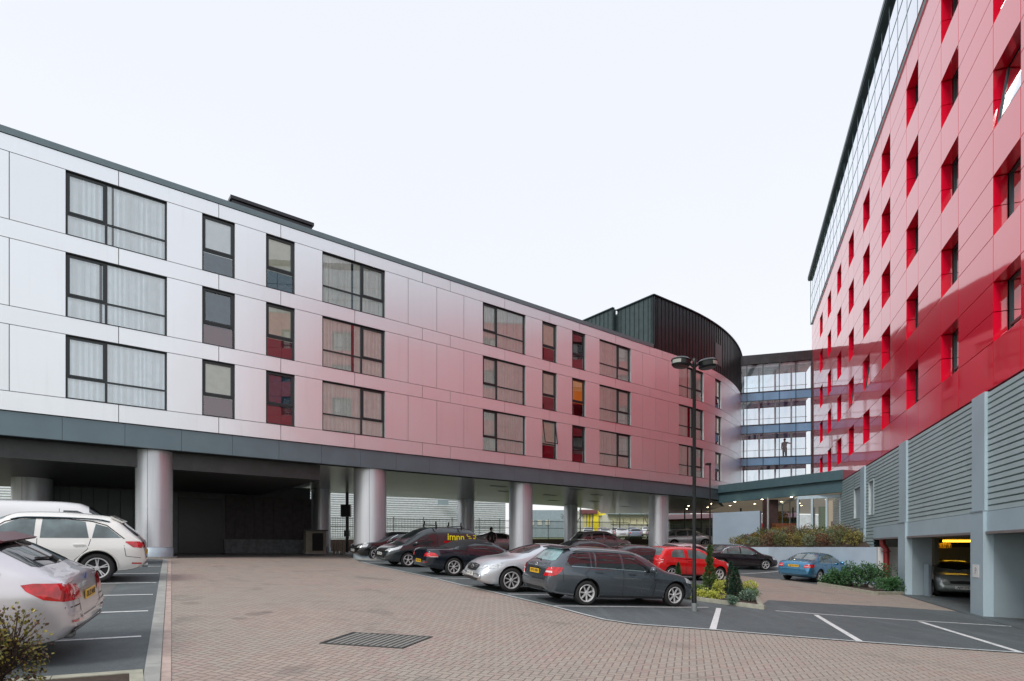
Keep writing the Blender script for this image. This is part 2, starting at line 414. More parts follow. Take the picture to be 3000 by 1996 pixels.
def text_mesh(body, size, name, m, extrude=.004, bold=0.0):
    cu = bpy.data.curves.new(name, 'FONT'); cu.body = body; cu.size = size; cu.extrude = extrude
    cu.align_x = 'CENTER'; cu.align_y = 'CENTER'; cu.offset = bold; cu.resolution_u = 3
    ob = bpy.data.objects.new(name, cu); COL.objects.link(ob)
    dg = bpy.context.evaluated_depsgraph_get()
    me = bpy.data.meshes.new_from_object(ob.evaluated_get(dg)); me.name = name
    bpy.data.objects.remove(ob); bpy.data.curves.remove(cu)
    me.materials.clear(); me.materials.append(m)
    return me
def sheet(name, poly, dz, m, step=.5, zf=None, label=None):
    """flat region draped over the ground height field"""
    bm = bmesh.new()
    n = len(poly)
    A = sum(poly[i][0]*poly[(i+1) % n][1]-poly[(i+1) % n][0]*poly[i][1] for i in range(n))
    if A < 0: poly = poly[::-1]
    for t in tessellate_polygon([[Vector((p[0], p[1], 0)) for p in poly]]):
        try: bm.faces.new([bm.verts.new((poly[i][0], poly[i][1], 0)) for i in t])
        except ValueError: pass
    bmesh.ops.remove_doubles(bm, verts=bm.verts, dist=1e-5)
    xs = [p[0] for p in poly]; ys = [p[1] for p in poly]
    for a, lo, hi in ((0, min(xs), max(xs)), (1, min(ys), max(ys))):
        k = math.ceil(lo/step)*step
        while k < hi:
            co = [0, 0, 0]; no = [0, 0, 0]; co[a] = k; no[a] = 1
            bmesh.ops.bisect_plane(bm, geom=bm.verts[:]+bm.edges[:]+bm.faces[:], plane_co=co, plane_no=no)
            k += step
    bmesh.ops.recalc_face_normals(bm, faces=bm.faces)
    co = np.array([v.co[:2] for v in bm.verts])
    z = garr(co[:, 0], co[:, 1]) if zf is None else np.array([zf(*c) for c in co])
    for v, h in zip(bm.verts, z): v.co.z = h+dz
    for f in bm.faces:
        f.smooth = True
        if f.normal.z < 0: f.normal_flip()
    me = bpy.data.meshes.new(name); bm.to_mesh(me); bm.free(); me.materials.append(m)
    o = bpy.data.objects.new(name, me); COL.objects.link(o)
    o['kind'] = 'structure'
    return o
def strip(a, b, w):
    a = Vector(a[:2]); b = Vector(b[:2]); d = (b-a).normalized(); n = Vector((-d.y, d.x))*w/2
    return [tuple(a-n), tuple(b-n), tuple(b+n), tuple(a+n)]
# ------------------------------------------------------------------ ground, paving, markings
def grid_ground():
    xs = np.concatenate([np.arange(-600, -40, 40), np.arange(-40, 40, .5), np.arange(40, 601, 40)])
    ys = np.concatenate([np.arange(-400, -8, 40), np.arange(-8, 60, .5), np.arange(60, 200, 4), np.arange(200, 1401, 100)])
    X, Y = np.meshgrid(xs, ys); Z = garr(X, Y)-.012
    W = len(xs); vs = np.stack([X.ravel(), Y.ravel(), Z.ravel()], 1).tolist()
    fs = [(j*W+i, j*W+i+1, (j+1)*W+i+1, (j+1)*W+i) for j in range(len(ys)-1) for i in range(W-1)]
    b = MB(); b.add(vs, fs, 0, True); o = b.build('ground', M['grassfar']); o['kind'] = 'structure'
grid_ground()
def g2(p, q=None):
    v = G(p, q) if q is not None else p
    return (v.x, v.y)
# the whole yard is block paved; asphalt bays are laid over it
yard = [(-34, -6), (26, -6), (26, 20), (22, 33), (19, 48), (24, 56), (-34, 56)]
sheet('paving', yard, 0, M['brick'])
front = [g2(*p) for p in ((1040, 1640), (1055, 1647), (1184, 1677), (1344, 1714), (1449, 1738), (1612, 1777), (1765, 1817), (1860, 1831), (2096, 1848), (2521, 1883), (3000, 1916), (3400, 1940))]
back = [(20, 8), g2(2871, 1797), g2(2600, 1778), g2(2250, 1759), (7.6, 17.6), (9.6, 23.2), (8.5, 25.0), (9.5, 28), (5.0, 33), (-1, 35), (-9, 32)]
sheet('car_park_asphalt', front+back, .008, M['asph'])
# pale edging strip along the front of the bays
for k in range(len(front)-2):
    a, b = front[k+1], front[k+2]
edge = front[1:]
def offset_line(pts, w):
    out = []
    for i, p in enumerate(pts):
        a = Vector(pts[max(i-1, 0)]); b = Vector(pts[min(i+1, len(pts)-1)]); d = (b-a).normalized()
        out.append((p[0]-d.y*w, p[1]+d.x*w))
    return out
sheet('paving_edge', edge+offset_line(edge, .11)[::-1], .016, M['line2'])
rear = [g2(*p) for p in ((2160, 1686), (2220, 1693), (2301, 1699), (2394, 1713), (2440, 1706), (2560, 1712))]+[(17.3, 28.3), (16.6, 36), (14, 41.5), (6, 46), (5, 38), (11.2, 30.8)]
sheet('upper_asphalt', rear, .008, M['asph'])
hall = [(-9, 32), (-1, 35), (5, 33), (5, 38), (6, 46), (14, 41.5), (19, 44), (19, 55), (-30, 55), (-30, 20), (-16.2, 21.9), (-13.3, 24.3)]
sheet('undercroft_asphalt', hall, .004, M['asph2'])
# left bays
kl = [(-3.05, 4.6), g2(424, 1963), g2(409, 1867), g2(430, 1792), g2(445, 1743), g2(470, 1660), g2(478, 1640)]
kd = (Vector(kl[-1])-Vector(kl[1])).normalized()
kl = [tuple(Vector(kl[-1])-kd*k) for k in (0, 4, 8, 12, 16, 19.2)][::-1]
sheet('left_bay_asphalt', kl+[(-16.2, 21.9), (-26, 14), (-26, 0), (-6, 4)], .008, M['asph'])
nd = Vector((kd.y, -kd.x))
def along(d, o=0): v = Vector(kl[0])+kd*d+nd*o; return (v.x, v.y)
# flush concrete kerb stones
b = MB(); d = 0.0; k = 0
while d < 19.2:
    q = [along(d+.006, 0), along(min(d+.91, 19.2), 0), along(min(d+.91, 19.2), .16), along(d+.006, .16)]
    lo = [(x, y, g(x, y)-.05) for x, y in q]; hi = [(x, y, g(x, y)+.022) for x, y in q]
    b.hexa(lo[::-1]+hi[::-1] if False else [lo[3], lo[2], lo[1], lo[0], hi[3], hi[2], hi[1], hi[0]]); d += .915
o = b.build('kerb_strip', M['conc']); o['kind'] = 'structure'
bcourse = MB(); d = 0
while d < 19:      # header course of blocks beside the kerb
    q = [along(d+.004, .166), along(d+.2, .166), along(d+.2, .266), along(d+.004, .266)]
    hi = [(x, y, g(x, y)+.010) for x, y in q]; lo = [(x, y, z-.04) for x, y, z in hi]
    bcourse.hexa([lo[3], lo[2], lo[1], lo[0], hi[3], hi[2], hi[1], hi[0]]); d += .204
o = bcourse.build('edging_blocks', mat('edging block', (.44, .35, .31), .8, var=.25, scale=3, fine=.3)); o['kind'] = 'structure'
# bay lines, left: measured ends on the kerb
Lk = [(409, 1867), (430, 1792), (445, 1743.5), (455, 1708.8), (463, 1681.5), (468, 1660.7), (474, 1645)]
hd = Vector((-.83, -.557)).normalized()
for i, p in enumerate(Lk):
    a = Vector(g2(*p)); a = a-hd*0.02
    o = sheet('bay_line', strip(a, a+hd*5.0, .09), .014, M['line'])
# lines of the middle bays
def pxline(p, q, w=.1, dz=.014, name='bay_line'):
    return sheet(name, strip(g2(*p), g2(*q), w), dz, M['line'])
mid = [((1160, 1655), (1330, 1662)), ((1262, 1694), (1420, 1697)), ((1350, 1716), (1510, 1719)), ((1478, 1742), (1760, 1748)), ((1612, 1777), (2030, 1779)), ((1055, 1648), (1200, 1651))]
hm = Vector(g2(1971, 1779))-Vector(g2(1718, 1776)); hm.normalize()
for p, q in mid:
    a = Vector(g2(*p))+hm*.1; sheet('bay_line', strip(a, a+hm*4.8, .09), .014, M['line'])
pxline((2088, 1847), (2106, 1783), .13); pxline((2390, 1803), (2521, 1882), .12); pxline((2695, 1823), (2995, 1915), .12)
pxline((2272, 1791), (3000, 1839), .1); pxline((3000, 1839), (3250, 1855), .1)
pxline((2170, 1682), (2285, 1674), .1); pxline((2260, 1698), (2330, 1697), .1); pxline((2960, 1812), (3060, 1822), .1)
# inspection cover: recessed tray filled with strips of blocks
q = [G(935, 1886), G(1180, 1901), G(1268, 1867), G(1033, 1854)]
pt = [g2(*p_) for p_ in ((283, 1714), (345, 1711), (318, 1745), (290, 1776), (262, 1790), (262, 1725))]
sheet('asphalt_patch', pt, .0115, M['asph2'])
pt = [g2(*p_) for p_ in ((2300, 1830), (2520, 1848), (2600, 1866), (2560, 1872), (2330, 1850))]
root = thing('inspection_cover', 'dark striped rectangular inspection cover set in the block paving', 'cover', q[0])
e1 = (q[1]-q[0]); e2 = (q[3]-q[0])
b = MB(); b2 = MB()
def cp(u, v, dz): 
    p = q[0]*(1-u)*(1-v)+q[1]*u*(1-v)+q[2]*u*v+q[3]*(1-u)*v
    return Vector((p.x, p.y, g(p.x, p.y)+dz))
for (u0, u1, v0, v1) in ((0, 1, 0, .03), (0, 1, .97, 1), (0, .03, .03, .97), (.97, 1, .03, .97)):
    b.hexa([cp(u0, v0, -.03), cp(u1, v0, -.03), cp(u1, v1, -.03), cp(u0, v1, -.03), cp(u0, v0, .012), cp(u1, v0, .012), cp(u1, v1, .012), cp(u0, v1, .012)])
n = 26
for half in (0, 1):
    for k in range(n):
        mi = k % 2; u0 = .03+.94*(k-(.35 if mi == 0 else 0)*0)/n; u1 = u0+.94/n*(1.0 if mi else 1.0)
        v0, v1 = (.03, .5) if half == 0 else (.5, .97)
        b2.hexa([cp(u0, v0, -.03), cp(u1, v0, -.03), cp(u1, v1, -.03), cp(u0, v1, -.03), cp(u0, v0, .007+.001*mi), cp(u1, v0, .007+.001*mi), cp(u1, v1, .007+.001*mi), cp(u0, v1, .007+.001*mi)], mi)
b.build('frame', M['hatch'], root); b2.build('strip_infill', [M['hatch'], M['hatch2']], root)

# ------------------------------------------------------------------ long silver building on columns
LA = math.atan(.78); SX = -17.26; SY = 33.02+.78*SX; S1 = (12.5-SX)/math.cos(LA); RA = 30.0
def LP(s, off=0.0, z=0.0):
    """point on the street face: s along it from the photo's left edge, off outwards"""
    if s <= S1:
        th = LA; x = SX+s*math.cos(LA); y = SY+s*math.sin(LA)
    else:
        a = (s-S1)/RA; th = LA+a
        x = SX+S1*math.cos(LA)+RA*(math.sin(th)-math.sin(LA)); y = SY+S1*math.sin(LA)-RA*(math.cos(th)-math.cos(LA))
    return Vector((x+math.sin(th)*off, y-math.cos(th)*off, z))
def s_px(px):
    lo, hi = -12.0, 58.0
    for _ in range(50):
        m_ = (lo+hi)/2; p = LP(m_)
        if CX+F*p.x/p.y < px: lo = m_
        else: hi = m_
    return lo
SE = S1+27.0
LB = thing('silver_building', 'long silver clad hotel wing on round columns curving away at its far end', 'building', LP(20, 0, g(LP(20).x, LP(20).y)))
def lhex(b, s0, s1, z0, z1, o0, o1, mi=0, step=.7):
    """slab between two offsets (o0 inner, o1 outer), bent along the curve"""
    n = 1 if s1 <= S1 else max(1, int((s1-s0)/step))
    for k in range(n):
        a = s0+(s1-s0)*k/n; c = s0+(s1-s0)*(k+1)/n
        b.hexa([LP(a, o1, z0), LP(c, o1, z0), LP(c, o0, z0), LP(a, o0, z0), LP(a, o1, z1), LP(c, o1, z1), LP(c, o0, z1), LP(a, o0, z1)], mi)
ROWS = [(5.30, 7.57), (8.20, 10.50), (11.13, 13.43)]
BANDS = [(4.64, 5.30), (7.57, 8.20), (10.50, 11.13), (13.43, 14.0)]
WIN = [('wide', 193, 488.5, .38, 'L'), ('slim', 593, 687.5, 0, ''), ('slim', 780, 863, 0, ''), ('wide', 945, 1127.5, .62, 'R'),
       ('wide', 1415, 1539.6, .33, 'L'), ('slim', 1589, 1631, 0, ''), ('slim', 1676.4, 1715, 0, ''), ('wide', 1756.6, 1848, .60, 'R'),
       ('wide', 1989, 2061, .55, 'R'), ('slim', 2095.5, 2113, 0, '')]
WS = [(k, s_px(a), s_px(c), m_, sd) for k, a, c, m_, sd in WIN]
WSl = [('wide', WS[0][1]-10.9, WS[0][1]-7.9, .62, 'R')]+WS
bj = [s_px(p) for p in (347.6, 641, 822.7, 1039.5, 1237.7, 1319, 1479, 1611, 1697, 1803, 1903, 1940, 2010, 2075)]
bj = [-9.5, -6.5, -2.6]+bj
while bj[-1] < SE-3: bj.append(bj[-1]+2.6)
bj.append(SE)
wj = [s_px(p) for p in (27, 1195.7, 1279.7, 1359, 1883, 1921, 1958.7)]
edges = set([-9.5, SE]); 
for w in WSl: edges |= {w[1], w[2]}
edges |= set(wj); e = max(w[2] for w in WSl)+2.2
while e < SE-1: edges.add(e); e += 2.2
edges = sorted(edges)
cl = MB(); gp = .011
def lslab(b, s0, s1, z0, z1):
    # front face bent smoothly with real returns: this is one composite panel
    n = 1 if s1 <= S1 else max(2, int((s1-s0)/.35))
    a = [s0+gp+(s1-s0-2*gp)*k/n for k in range(n+1)]
    vs = []
    for s in a: vs += [LP(s, 0, z0+gp), LP(s, 0, z1-gp), LP(s, -.13, z1-gp), LP(s, -.13, z0+gp)]
    for k in range(n):
        i = 4*k; j = i+4
        b.add([vs[i], vs[j], vs[j+1], vs[i+1]], [(0, 1, 2, 3)], 0, n > 1)
        b.add([vs[i+1], vs[j+1], vs[j+2], vs[i+2]], [(0, 1, 2, 3)], 0); b.add([vs[i+3], vs[j+3], vs[j], vs[i]], [(0, 1, 2, 3)], 0)
    b.add(vs[0:4], [(0, 1, 2, 3)], 0); b.add(vs[-4:], [(3, 2, 1, 0)], 0)
for z0, z1 in BANDS:
    for a, c in zip(bj[:-1], bj[1:]): lslab(cl, a, c, z0, z1)
for z0, z1 in ROWS:
    for a, c in zip(edges[:-1], edges[1:]):
        if any(abs(a-w[1]) < 1e-6 for w in WSl): continue
        lslab(cl, a, c, z0, z1)
# merge verts along curve for smooth shading
o = cl.build('cladding', M['silver'], LB)
bm = bmesh.new(); bm.from_mesh(o.data); bmesh.ops.remove_doubles(bm, verts=bm.verts, dist=.0005); bm.to_mesh(o.data); bm.free(); o.data.set_sharp_from_angle(angle=R(30))
# backing wall with the same openings (flashing black behind the joints)
bk = MB()
for z0, z1 in BANDS: lhex(bk, -9.5, SE, z0-.0, z1+.0, -.30, -.15)
for z0, z1 in ROWS:
    for a, c in zip(edges[:-1], edges[1:]):
        if not any(abs(a-w[1]) < 1e-6 for w in WSl): lhex(bk, a, c, z0, z1, -.30, -.15)
lhex(bk, -9.5, SE, 4.64, 14.0, -1.35, -1.3)
bk.build('backing_wall', M['dark'], LB)
for z in (4.75, 7.85, 10.8, 13.75): fl = MB(); lhex(fl, -9.5, SE, z-.12, z+.12, -1.3, -.31); fl.build('floor_slab', M['inner'], LB)
# fascia, split in panels, and parapet
fa = MB(); s = -9.5
while s < SE:
    e = min(s+1.86, SE); lhex(fa, s+.005, e-.005, 3.80, 4.62, -.25, -.05); s = e
fa.build('fascia', M['fascia'], LB)
fb = MB(); lhex(fb, -9.5, SE, 3.795, 4.6, -.6, -.26); fb.build('fascia_backing', M['dark'], LB)
pa = MB(); lhex(pa, -9.5, s_px(1914), 14.012, 14.24, -.45, .03, step=1); pa.build('parapet', M['cap'], LB)
DEPTH = 14.0
def back_poly(o0=-.3, o1=-DEPTH, s0=-9.5, s1=SE):
    n = 14; A = [LP(s0+(S1-s0)*k/3, o0) for k in range(3)]+[LP(S1+(s1-S1)*k/n, o0) for k in range(n+1)]
    B = [LP(s, o1) for s in (s1, S1+20, S1+12, S1+6, S1, s0)]
    return [(p.x, p.y) for p in A+B]
rf = MB(); rf.prism(back_poly(-.35), 13.85, 14.0); rf.build('roof', M['cap'], LB)
bw = MB(); B_ = [LP(s, -DEPTH) for s in (-9.5, S1, S1+6, S1+12, S1+20, SE)]
for a, c in zip(B_[:-1], B_[1:]):
    bw.bar(Vector((a.x, a.y, 8.9)), Vector((c.x, c.y, 8.9)), .3, 9.8)
a, c = LP(-9.5, -.4), LP(-9.5, -DEPTH); bw.bar(Vector((a.x, a.y, 8.9)), Vector((c.x, c.y, 8.9)), .3, 9.8)
bw.build('rear_wall', M['fascia'], LB)
sf = MB()
sf.prism(back_poly(-.3), 3.83, 3.95); sf.build('soffit', M['soffit'], LB)
# recessed vents in the soffit
for px, py in ((1610, 1451), (1622, 1467), (1748, 1450), (1740, 1469), (1830, 1484), (1460, 1425), (1480, 1440), (1690, 1434), (1985, 1497)):
    Z = 3.83*F/(HY-py); X = (px-CX)/F*Z
    v = MB(); v.box((X, Z, 3.822), (1.1, .35, .012), ((math.cos(LA), math.sin(LA), 0), (-math.sin(LA), math.cos(LA), 0), (0, 0, 1))); v.build('soffit_vent', M['fascia'], LB)
# lower dark ceiling over the left bays
bl = MB(); s1_ = s_px(955)
P = [LP(-9.4, -.75), LP(s1_, -.75), LP(s1_, -13.6), LP(-9.4, -13.6)]
bl.prism([(p.x, p.y) for p in P], 3.12, 3.80); bl.build('bulkhead', M['corewall'], LB)
# round columns
def column(x, y, r, top, parent):
    z = g(x, y)
    c = MB(); c.lathe([(r, z+.42), (r, z+1.9), (r-.006, z+1.905), (r, z+1.91), (r, top)], 48, (x, y, 0)); 
    for a in (2.2, 4.9, .4): 
        e = Vector((math.cos(a), math.sin(a), 0)); c.bar(Vector((x, y, z+.43))+e*r, Vector((x, y, top))+e*r, .012, .006, up=e, mi=1)
    o = c.build('column', [M['column'], M['frame']], parent, auto=40)
    d = MB(); d.lathe([(r+.012, z-.1), (r+.012, z+.40), (r-.02, z+.42)], 48, (x, y, 0)); d.build('base_ring', M['colbase'], o)
    e = MB(); e.lathe([(0, z+.045), (r+.16, z+.045), (r+.16, z-.05)], 32, (x, y, 0), sm=False); e.build('plinth_slab', M['conc'], o)
for x, y, r in ((-14.27, 23.15, .645), (-7.04, 28.8, .79), (.53, 34.9, .71), (10.83, 42.9, .72), (-12.75, 38.7, .62), (-3.75, 47.2, .69), (5.4, 53.3, .62), (-21.9, 26.5, .75), (-19.9, 18.75, .70)):
    column(x, y, r, 3.84, LB)
# dark core wall under the left end
cw = MB()
A_ = Vector((-24.2, 28.3)); Bq = Vector((-12.9, 37.1)); dn = (Bq-A_).normalized(); nn = Vector((-dn.y, dn.x))
C_ = Bq+nn*6; D_ = A_+nn*6
cw.prism([tuple(A_), tuple(Bq), tuple(C_), tuple(D_)], -.7, 3.75)
core = cw.build('core_wall', M['corewall'], LB)
def onwall(px):
    # where the view ray of a pixel column meets the wall line
    u = (px-CX)/F; t = (A_.x-u*A_.y)/(u*dn.y-dn.x); return A_+dn*t
pb = MB()
for i, px in enumerate((132, 158, 176, 203, 238, 274, 316, 352, 390, 425, 465, 505)):
    p = onwall(px); q_ = onwall((158, 176, 203, 238, 274, 316, 352, 390, 425, 465, 505, 520)[i])
    L = (q_-p).length; m_ = (p+q_)/2-nn*(.04+.03*(i % 2))
    pb.box((m_.x, m_.y, 1.3), (L-.03, .08, 3.5), ((dn.x, dn.y, 0), (nn.x, nn.y, 0), (0, 0, 1)))
pb.build('wall_panel', mat('dark teal wall panel', (.11, .135, .14), .4, .2, var=.25, scale=.6), core)
pb = MB()
for i in range(9):
    p = onwall(660+i*28); q_ = onwall(660+(i+1)*28); L = (q_-p).length; m_ = (p+q_)/2-nn*.05
    pb.box((m_.x, m_.y, 1.75), (L-.012, .07, 2.6), ((dn.x, dn.y, 0), (nn.x, nn.y, 0), (0, 0, 1)))
pb.build('timber_panel', mat('dark vertical boarding', (.045, .043, .046), .55, 0, var=.3, scale=4), core)
p = onwall(655); q_ = onwall(905); m_ = (p+q_)/2-nn*.14
pl = MB(); pl.box((m_.x, m_.y, -.02), ((q_-p).length, .3, .95), ((dn.x, dn.y, 0), (nn.x, nn.y, 0), (0, 0, 1))); pl.build('stone_plinth', M['plinth'], core)
p = onwall(522); q_ = onwall(650); m_ = (p+q_)/2-nn*.03
pl = MB(); pl.box((m_.x, m_.y, 1.1), ((q_-p).length, .05, 3.4), ((dn.x, dn.y, 0), (nn.x, nn.y, 0), (0, 0, 1))); pl.build('service_door', M['black'], core)
# windows
def lwin(kind, s0, s1, z0, z1, mul, side, row, col_):
    fr = MB(); O0, O1 = -.16, -.09
    W = s1-s0; t = .055
    def bar(a, c, d, e, o0=O0, o1=O1, mi=0): lhex(fr, a, c, d, e, o0, o1, mi, step=9)
    bar(s0, s1, z1-t, z1); bar(s0, s1, z0, z0+t); bar(s0, s0+t, z0+t, z1-t); bar(s1-t, s1, z0+t, z1-t)
    # black lining of the reveal
    lhex(fr, s0, s1, z1-.02, z1-.005, O1, -.012, 0, step=9); lhex(fr, s0, s1, z0+.004, z0+.02, O1, .02, 0, step=9)
    zt = z0+(z1-z0)*.345
    if kind == 'wide':
        sm = s0+W*mul; bar(sm-.04, sm+.04, z0+t, z1-t)
        bar(s0+t, sm-.04, zt-.03, zt+.03); bar(sm+.04, s1-t, zt-.03, zt+.03)
        a, c = (s0+t, sm-.04) if side == 'L' else (sm+.04, s1-t)
        for q in ((a, c, z1-t-.06, z1-t), (a, c, zt+.03, zt+.09), (a, a+.06, zt+.09, z1-t-.06), (c-.06, c, zt+.09, z1-t-.06)): bar(*q, o0=O0+.005, o1=O1+.018)
    else:
        zt = z0+(z1-z0)*.38
        bar(s0+t, s1-t, zt-.035, zt+.035)
        a, c = s0+t, s1-t
        if (col_, row) == (6, 0):    # one sash stands ajar
            h = z1-t-zt
            def AJ(s, z, o): return LP(s, O1+.02+(z1-t-z)/h*.22+o, z)
            for q in ((a, c, z1-t-.06, z1-t-.005), (a, c, zt+.03, zt+.09), (a, a+.06, zt+.09, z1-t-.06), (c-.06, c, zt+.09, z1-t-.06)):
                fr.hexa([AJ(q[0], q[2], .03), AJ(q[1], q[2], .03), AJ(q[1], q[2], 0), AJ(q[0], q[2], 0), AJ(q[0], q[3], .03), AJ(q[1], q[3], .03), AJ(q[1], q[3], 0), AJ(q[0], q[3], 0)])
        else:
            for q in ((a, c, z1-t-.07, z1-t), (a, c, zt+.035, zt+.10), (a, a+.07, zt+.10, z1-t-.07), (c-.07, c, zt+.10, z1-t-.07)): bar(*q, o0=O0+.005, o1=O1+.018)
    w = fr.build('window', M['frame'], LB)
    gl = MB(); gl.add([LP(s0+t, -.13, z0+t), LP(s1-t, -.13, z0+t), LP(s1-t, -.13, z1-t), LP(s0+t, -.13, z1-t)], [(0, 1, 2, 3)]); gl.build('pane', M['glassL'], w)
    # hotel curtains and blinds
    if kind == 'wide':
        gaps = {4: (.40, .47), 7: (0, 0), 8: (.45, .6), 5: (.30, .36)}
        warm = col_ >= 4
        cu = MB(); n = int(W/.018); vs = []
        for k in range(n+1):
            s = s0+.02+(W-.04)*k/n; f = (s-s0)/W
            ph = s*31+2.1*math.sin(s*3.1+row*2)+1.3*math.sin(s*7.7)
            o_ = -.25+.030*math.sin(ph)+.012*math.sin(ph*2.3+1)
            vs += [LP(s, o_, z0-.02), LP(s, o_*.9-.025, z1+.02)]
        r2 = random.Random(col_*7+row); g0 = r2.uniform(.2, .7); gw = r2.choice((.0, .0, .04, .09)) if warm else r2.choice((0, .025, .05))
        fs = [(2*k, 2*k+2, 2*k+3, 2*k+1) for k in range(n) if not (g0 < k/n < g0+gw)]
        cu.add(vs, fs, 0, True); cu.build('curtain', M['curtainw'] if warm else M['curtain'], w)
    else:
        zt = z0+(z1-z0)*.38
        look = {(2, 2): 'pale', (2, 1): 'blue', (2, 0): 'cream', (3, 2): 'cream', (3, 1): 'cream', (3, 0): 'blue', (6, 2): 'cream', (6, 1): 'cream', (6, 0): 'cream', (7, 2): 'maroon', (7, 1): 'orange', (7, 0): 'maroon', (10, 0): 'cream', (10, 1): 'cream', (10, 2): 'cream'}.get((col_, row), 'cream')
        mm = {'cream': M['blind'], 'pale': M['curtain'], 'blue': M['blue'], 'maroon': M['inner'], 'orange': emis('glowing orange sheet', (.55, .18, .02), .5)}[look]  # the orange sheet emits its own light to suggest a lit room
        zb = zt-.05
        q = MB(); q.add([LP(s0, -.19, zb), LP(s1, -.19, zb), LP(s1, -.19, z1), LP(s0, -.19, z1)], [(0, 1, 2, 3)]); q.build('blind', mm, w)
        q = MB(); q.add([LP(s0, -.2, z0), LP(s1, -.2, z0), LP(s1, -.2, zt-.03), LP(s0, -.2, zt-.03)], [(0, 1, 2, 3)])
        q.build('spandrel', M['blue'] if (row == 2 and col_ < 5) else M['maroon'], w)  # maroon stands in for the red wall mirrored in the glass
for row, (z0, z1) in enumerate(ROWS):
    for ci, (kind, s0, s1, mul, sd) in enumerate(WSl): lwin(kind, s0, s1, z0, z1, mul, sd, row, ci) if ci else None
# dark seamed penthouse following the curved end
PH = MB(); sp0 = s_px(1915.8); z0, z1 = 14.005, 17.7
lhex(PH, sp0, SE, z0, z1, -.3, 0, 0, step=.4)
s = sp0+.02
while s < SE:
    lhex(PH, s-.012, s+.012, z0, z1, 0, .045, 0, step=9); s += .42
lhex(PH, sp0-.05, SE, z1, z1+.07, -.4, .10, 0, step=.6)
ph = PH.build('penthouse_wall', M['seam'], LB)
sd = MB()
def side_seg(s_, o0, o1, zt, mi=0):
    a = LP(s_, o0, 0); b_ = LP(s_, o1, 0)
    d = (b_-a).normalized(); n_ = Vector((d.y, -d.x, 0)); n_ = -n_ if n_.x > 0 else n_
    sd.hexa([Vector((p.x, p.y, h)) for h in (z0, zt) for p in (a, b_, b_-n_*.3, a-n_*.3)])
    L = (b_-a).length; k = .1
    while k < L:
        c = a+d*k; sd.box((c.x+n_.x*.02, c.y+n_.y*.02, (z0+zt)/2), (.024, .045, zt-z0), ((d.x, d.y, 0), (n_.x, n_.y, 0), (0, 0, 1))); k += .42
    m_ = (a+b_)/2; sd.box((m_.x, m_.y, zt+.035), (L+.1, .24, .07), ((d.x, d.y, 0), (n_.x, n_.y, 0), (0, 0, 1)))
side_seg(sp0, 0, -3.4, z1); side_seg(sp0-.35, -3.5, -9.0, z1+.12)
sd.build('penthouse_side', M['seamlight'], LB)
pr = MB(); pr.prism([(p.x, p.y) for p in [LP(sp0+.4+(SE-sp0-.4)*k/16, -.35) for k in range(17)]+[LP(SE, -9), LP(S1+10, -9), LP(sp0, -9)]], 17.4, 17.6)
pr.build('penthouse_roof', M['cap'], LB)
a, c = s_px(2093), s_px(2110)
pw = MB(); lhex(pw, a, c, 14.55, 16.25, 0, .06, 0, step=9); pwo = pw.build('penthouse_window', M['frame'], LB)
pw = MB(); lhex(pw, a+.08, c-.08, 14.63, 16.17, .06, .066, 0, step=9); pw.build('pane', mat('dark glass', (.02, .025, .03), .35, 0), pwo)
# rooftop plant screen
def RP(u, off): # offset line crossing
    return LP(u, off)
def s_off(px, off):
    lo, hi = -9, S1
    for _ in range(40):
        m_ = (lo+hi)/2; p = LP(m_, off)
        if CX+F*p.x/p.y < px: lo = m_
        else: hi = m_
    return lo
s0_, s1_ = s_off(680, -3), s_off(914, -3)
rb = MB(); lhex(rb, s0_, s1_, 14.0, 16.05, -5.2, -3.0); lhex(rb, s0_-.08, s1_+.08, 16.05, 16.2, -5.3, -2.92)
rb.build('rooftop_plant_room', M['seam'], LB)
for px in (1875, 1793):
    s_ = s_off(px, -1.2); p = LP(s_, -1.2, 14.0); rt = MB(); rt.tube([p, p+Vector((0, 0, .5))], .05); rt.box(p+Vector((0, 0, .55)), (.25, .2, .2)); rt.tube([p+Vector((.2, 0, 0)), p+Vector((.2, 0, .35))], .03); rt.build('roof_vent', M['steel'], LB)
# ------------------------------------------------------------------ red tower
TD = Vector((.382, 1, 0)).normalized(); TN = Vector((-TD.y, TD.x, 0))
def TP(t, off=0.0, z=0.0): return Vector((.382*t+7, t, z))+TN*off
def thex(b, t0, t1, z0, z1, o0, o1, mi=0):
    b.hexa([TP(t0, o0, z0), TP(t1, o0, z0), TP(t1, o1, z0), TP(t0, o1, z0), TP(t0, o0, z1), TP(t1, o0, z1), TP(t1, o1, z1), TP(t0, o1, z1)], mi)
TB = thing('red_tower', 'tall hotel tower clad in glossy red panels above grey louvres', 'building', TP(26, 0, -1.95))
T0, T1 = 8.6, 52.0
wk = range(-1, 9)
TW = [(14.15+3.93*k, 15.65+3.93*k) for k in wk]
tr = [(5.54+2.85*k, 7.14+2.85*k) for k in range(5)]
te = sorted([T0, T1, 49.6]+[x for w in TW for x in w])
rp = MB(); q = .012
def rslab(t0, t1, z0, z1):
    thex(rp, t0+q, t1-q, z0+q, z1-q, -.32, 0)
lo = 4.3
for z0, z1 in tr+[(19.9, 19.9)]:
    for a, c in zip(te[:-1], te[1:]):
        rslab(a, c, lo, z0)
        if z1 > z0 and not any(abs(a-w[0]) < 1e-6 for w in TW):
            zm = (z0+z1)/2; rslab(a, c, z0, zm); rslab(a, c, zm, z1)
    lo = z1
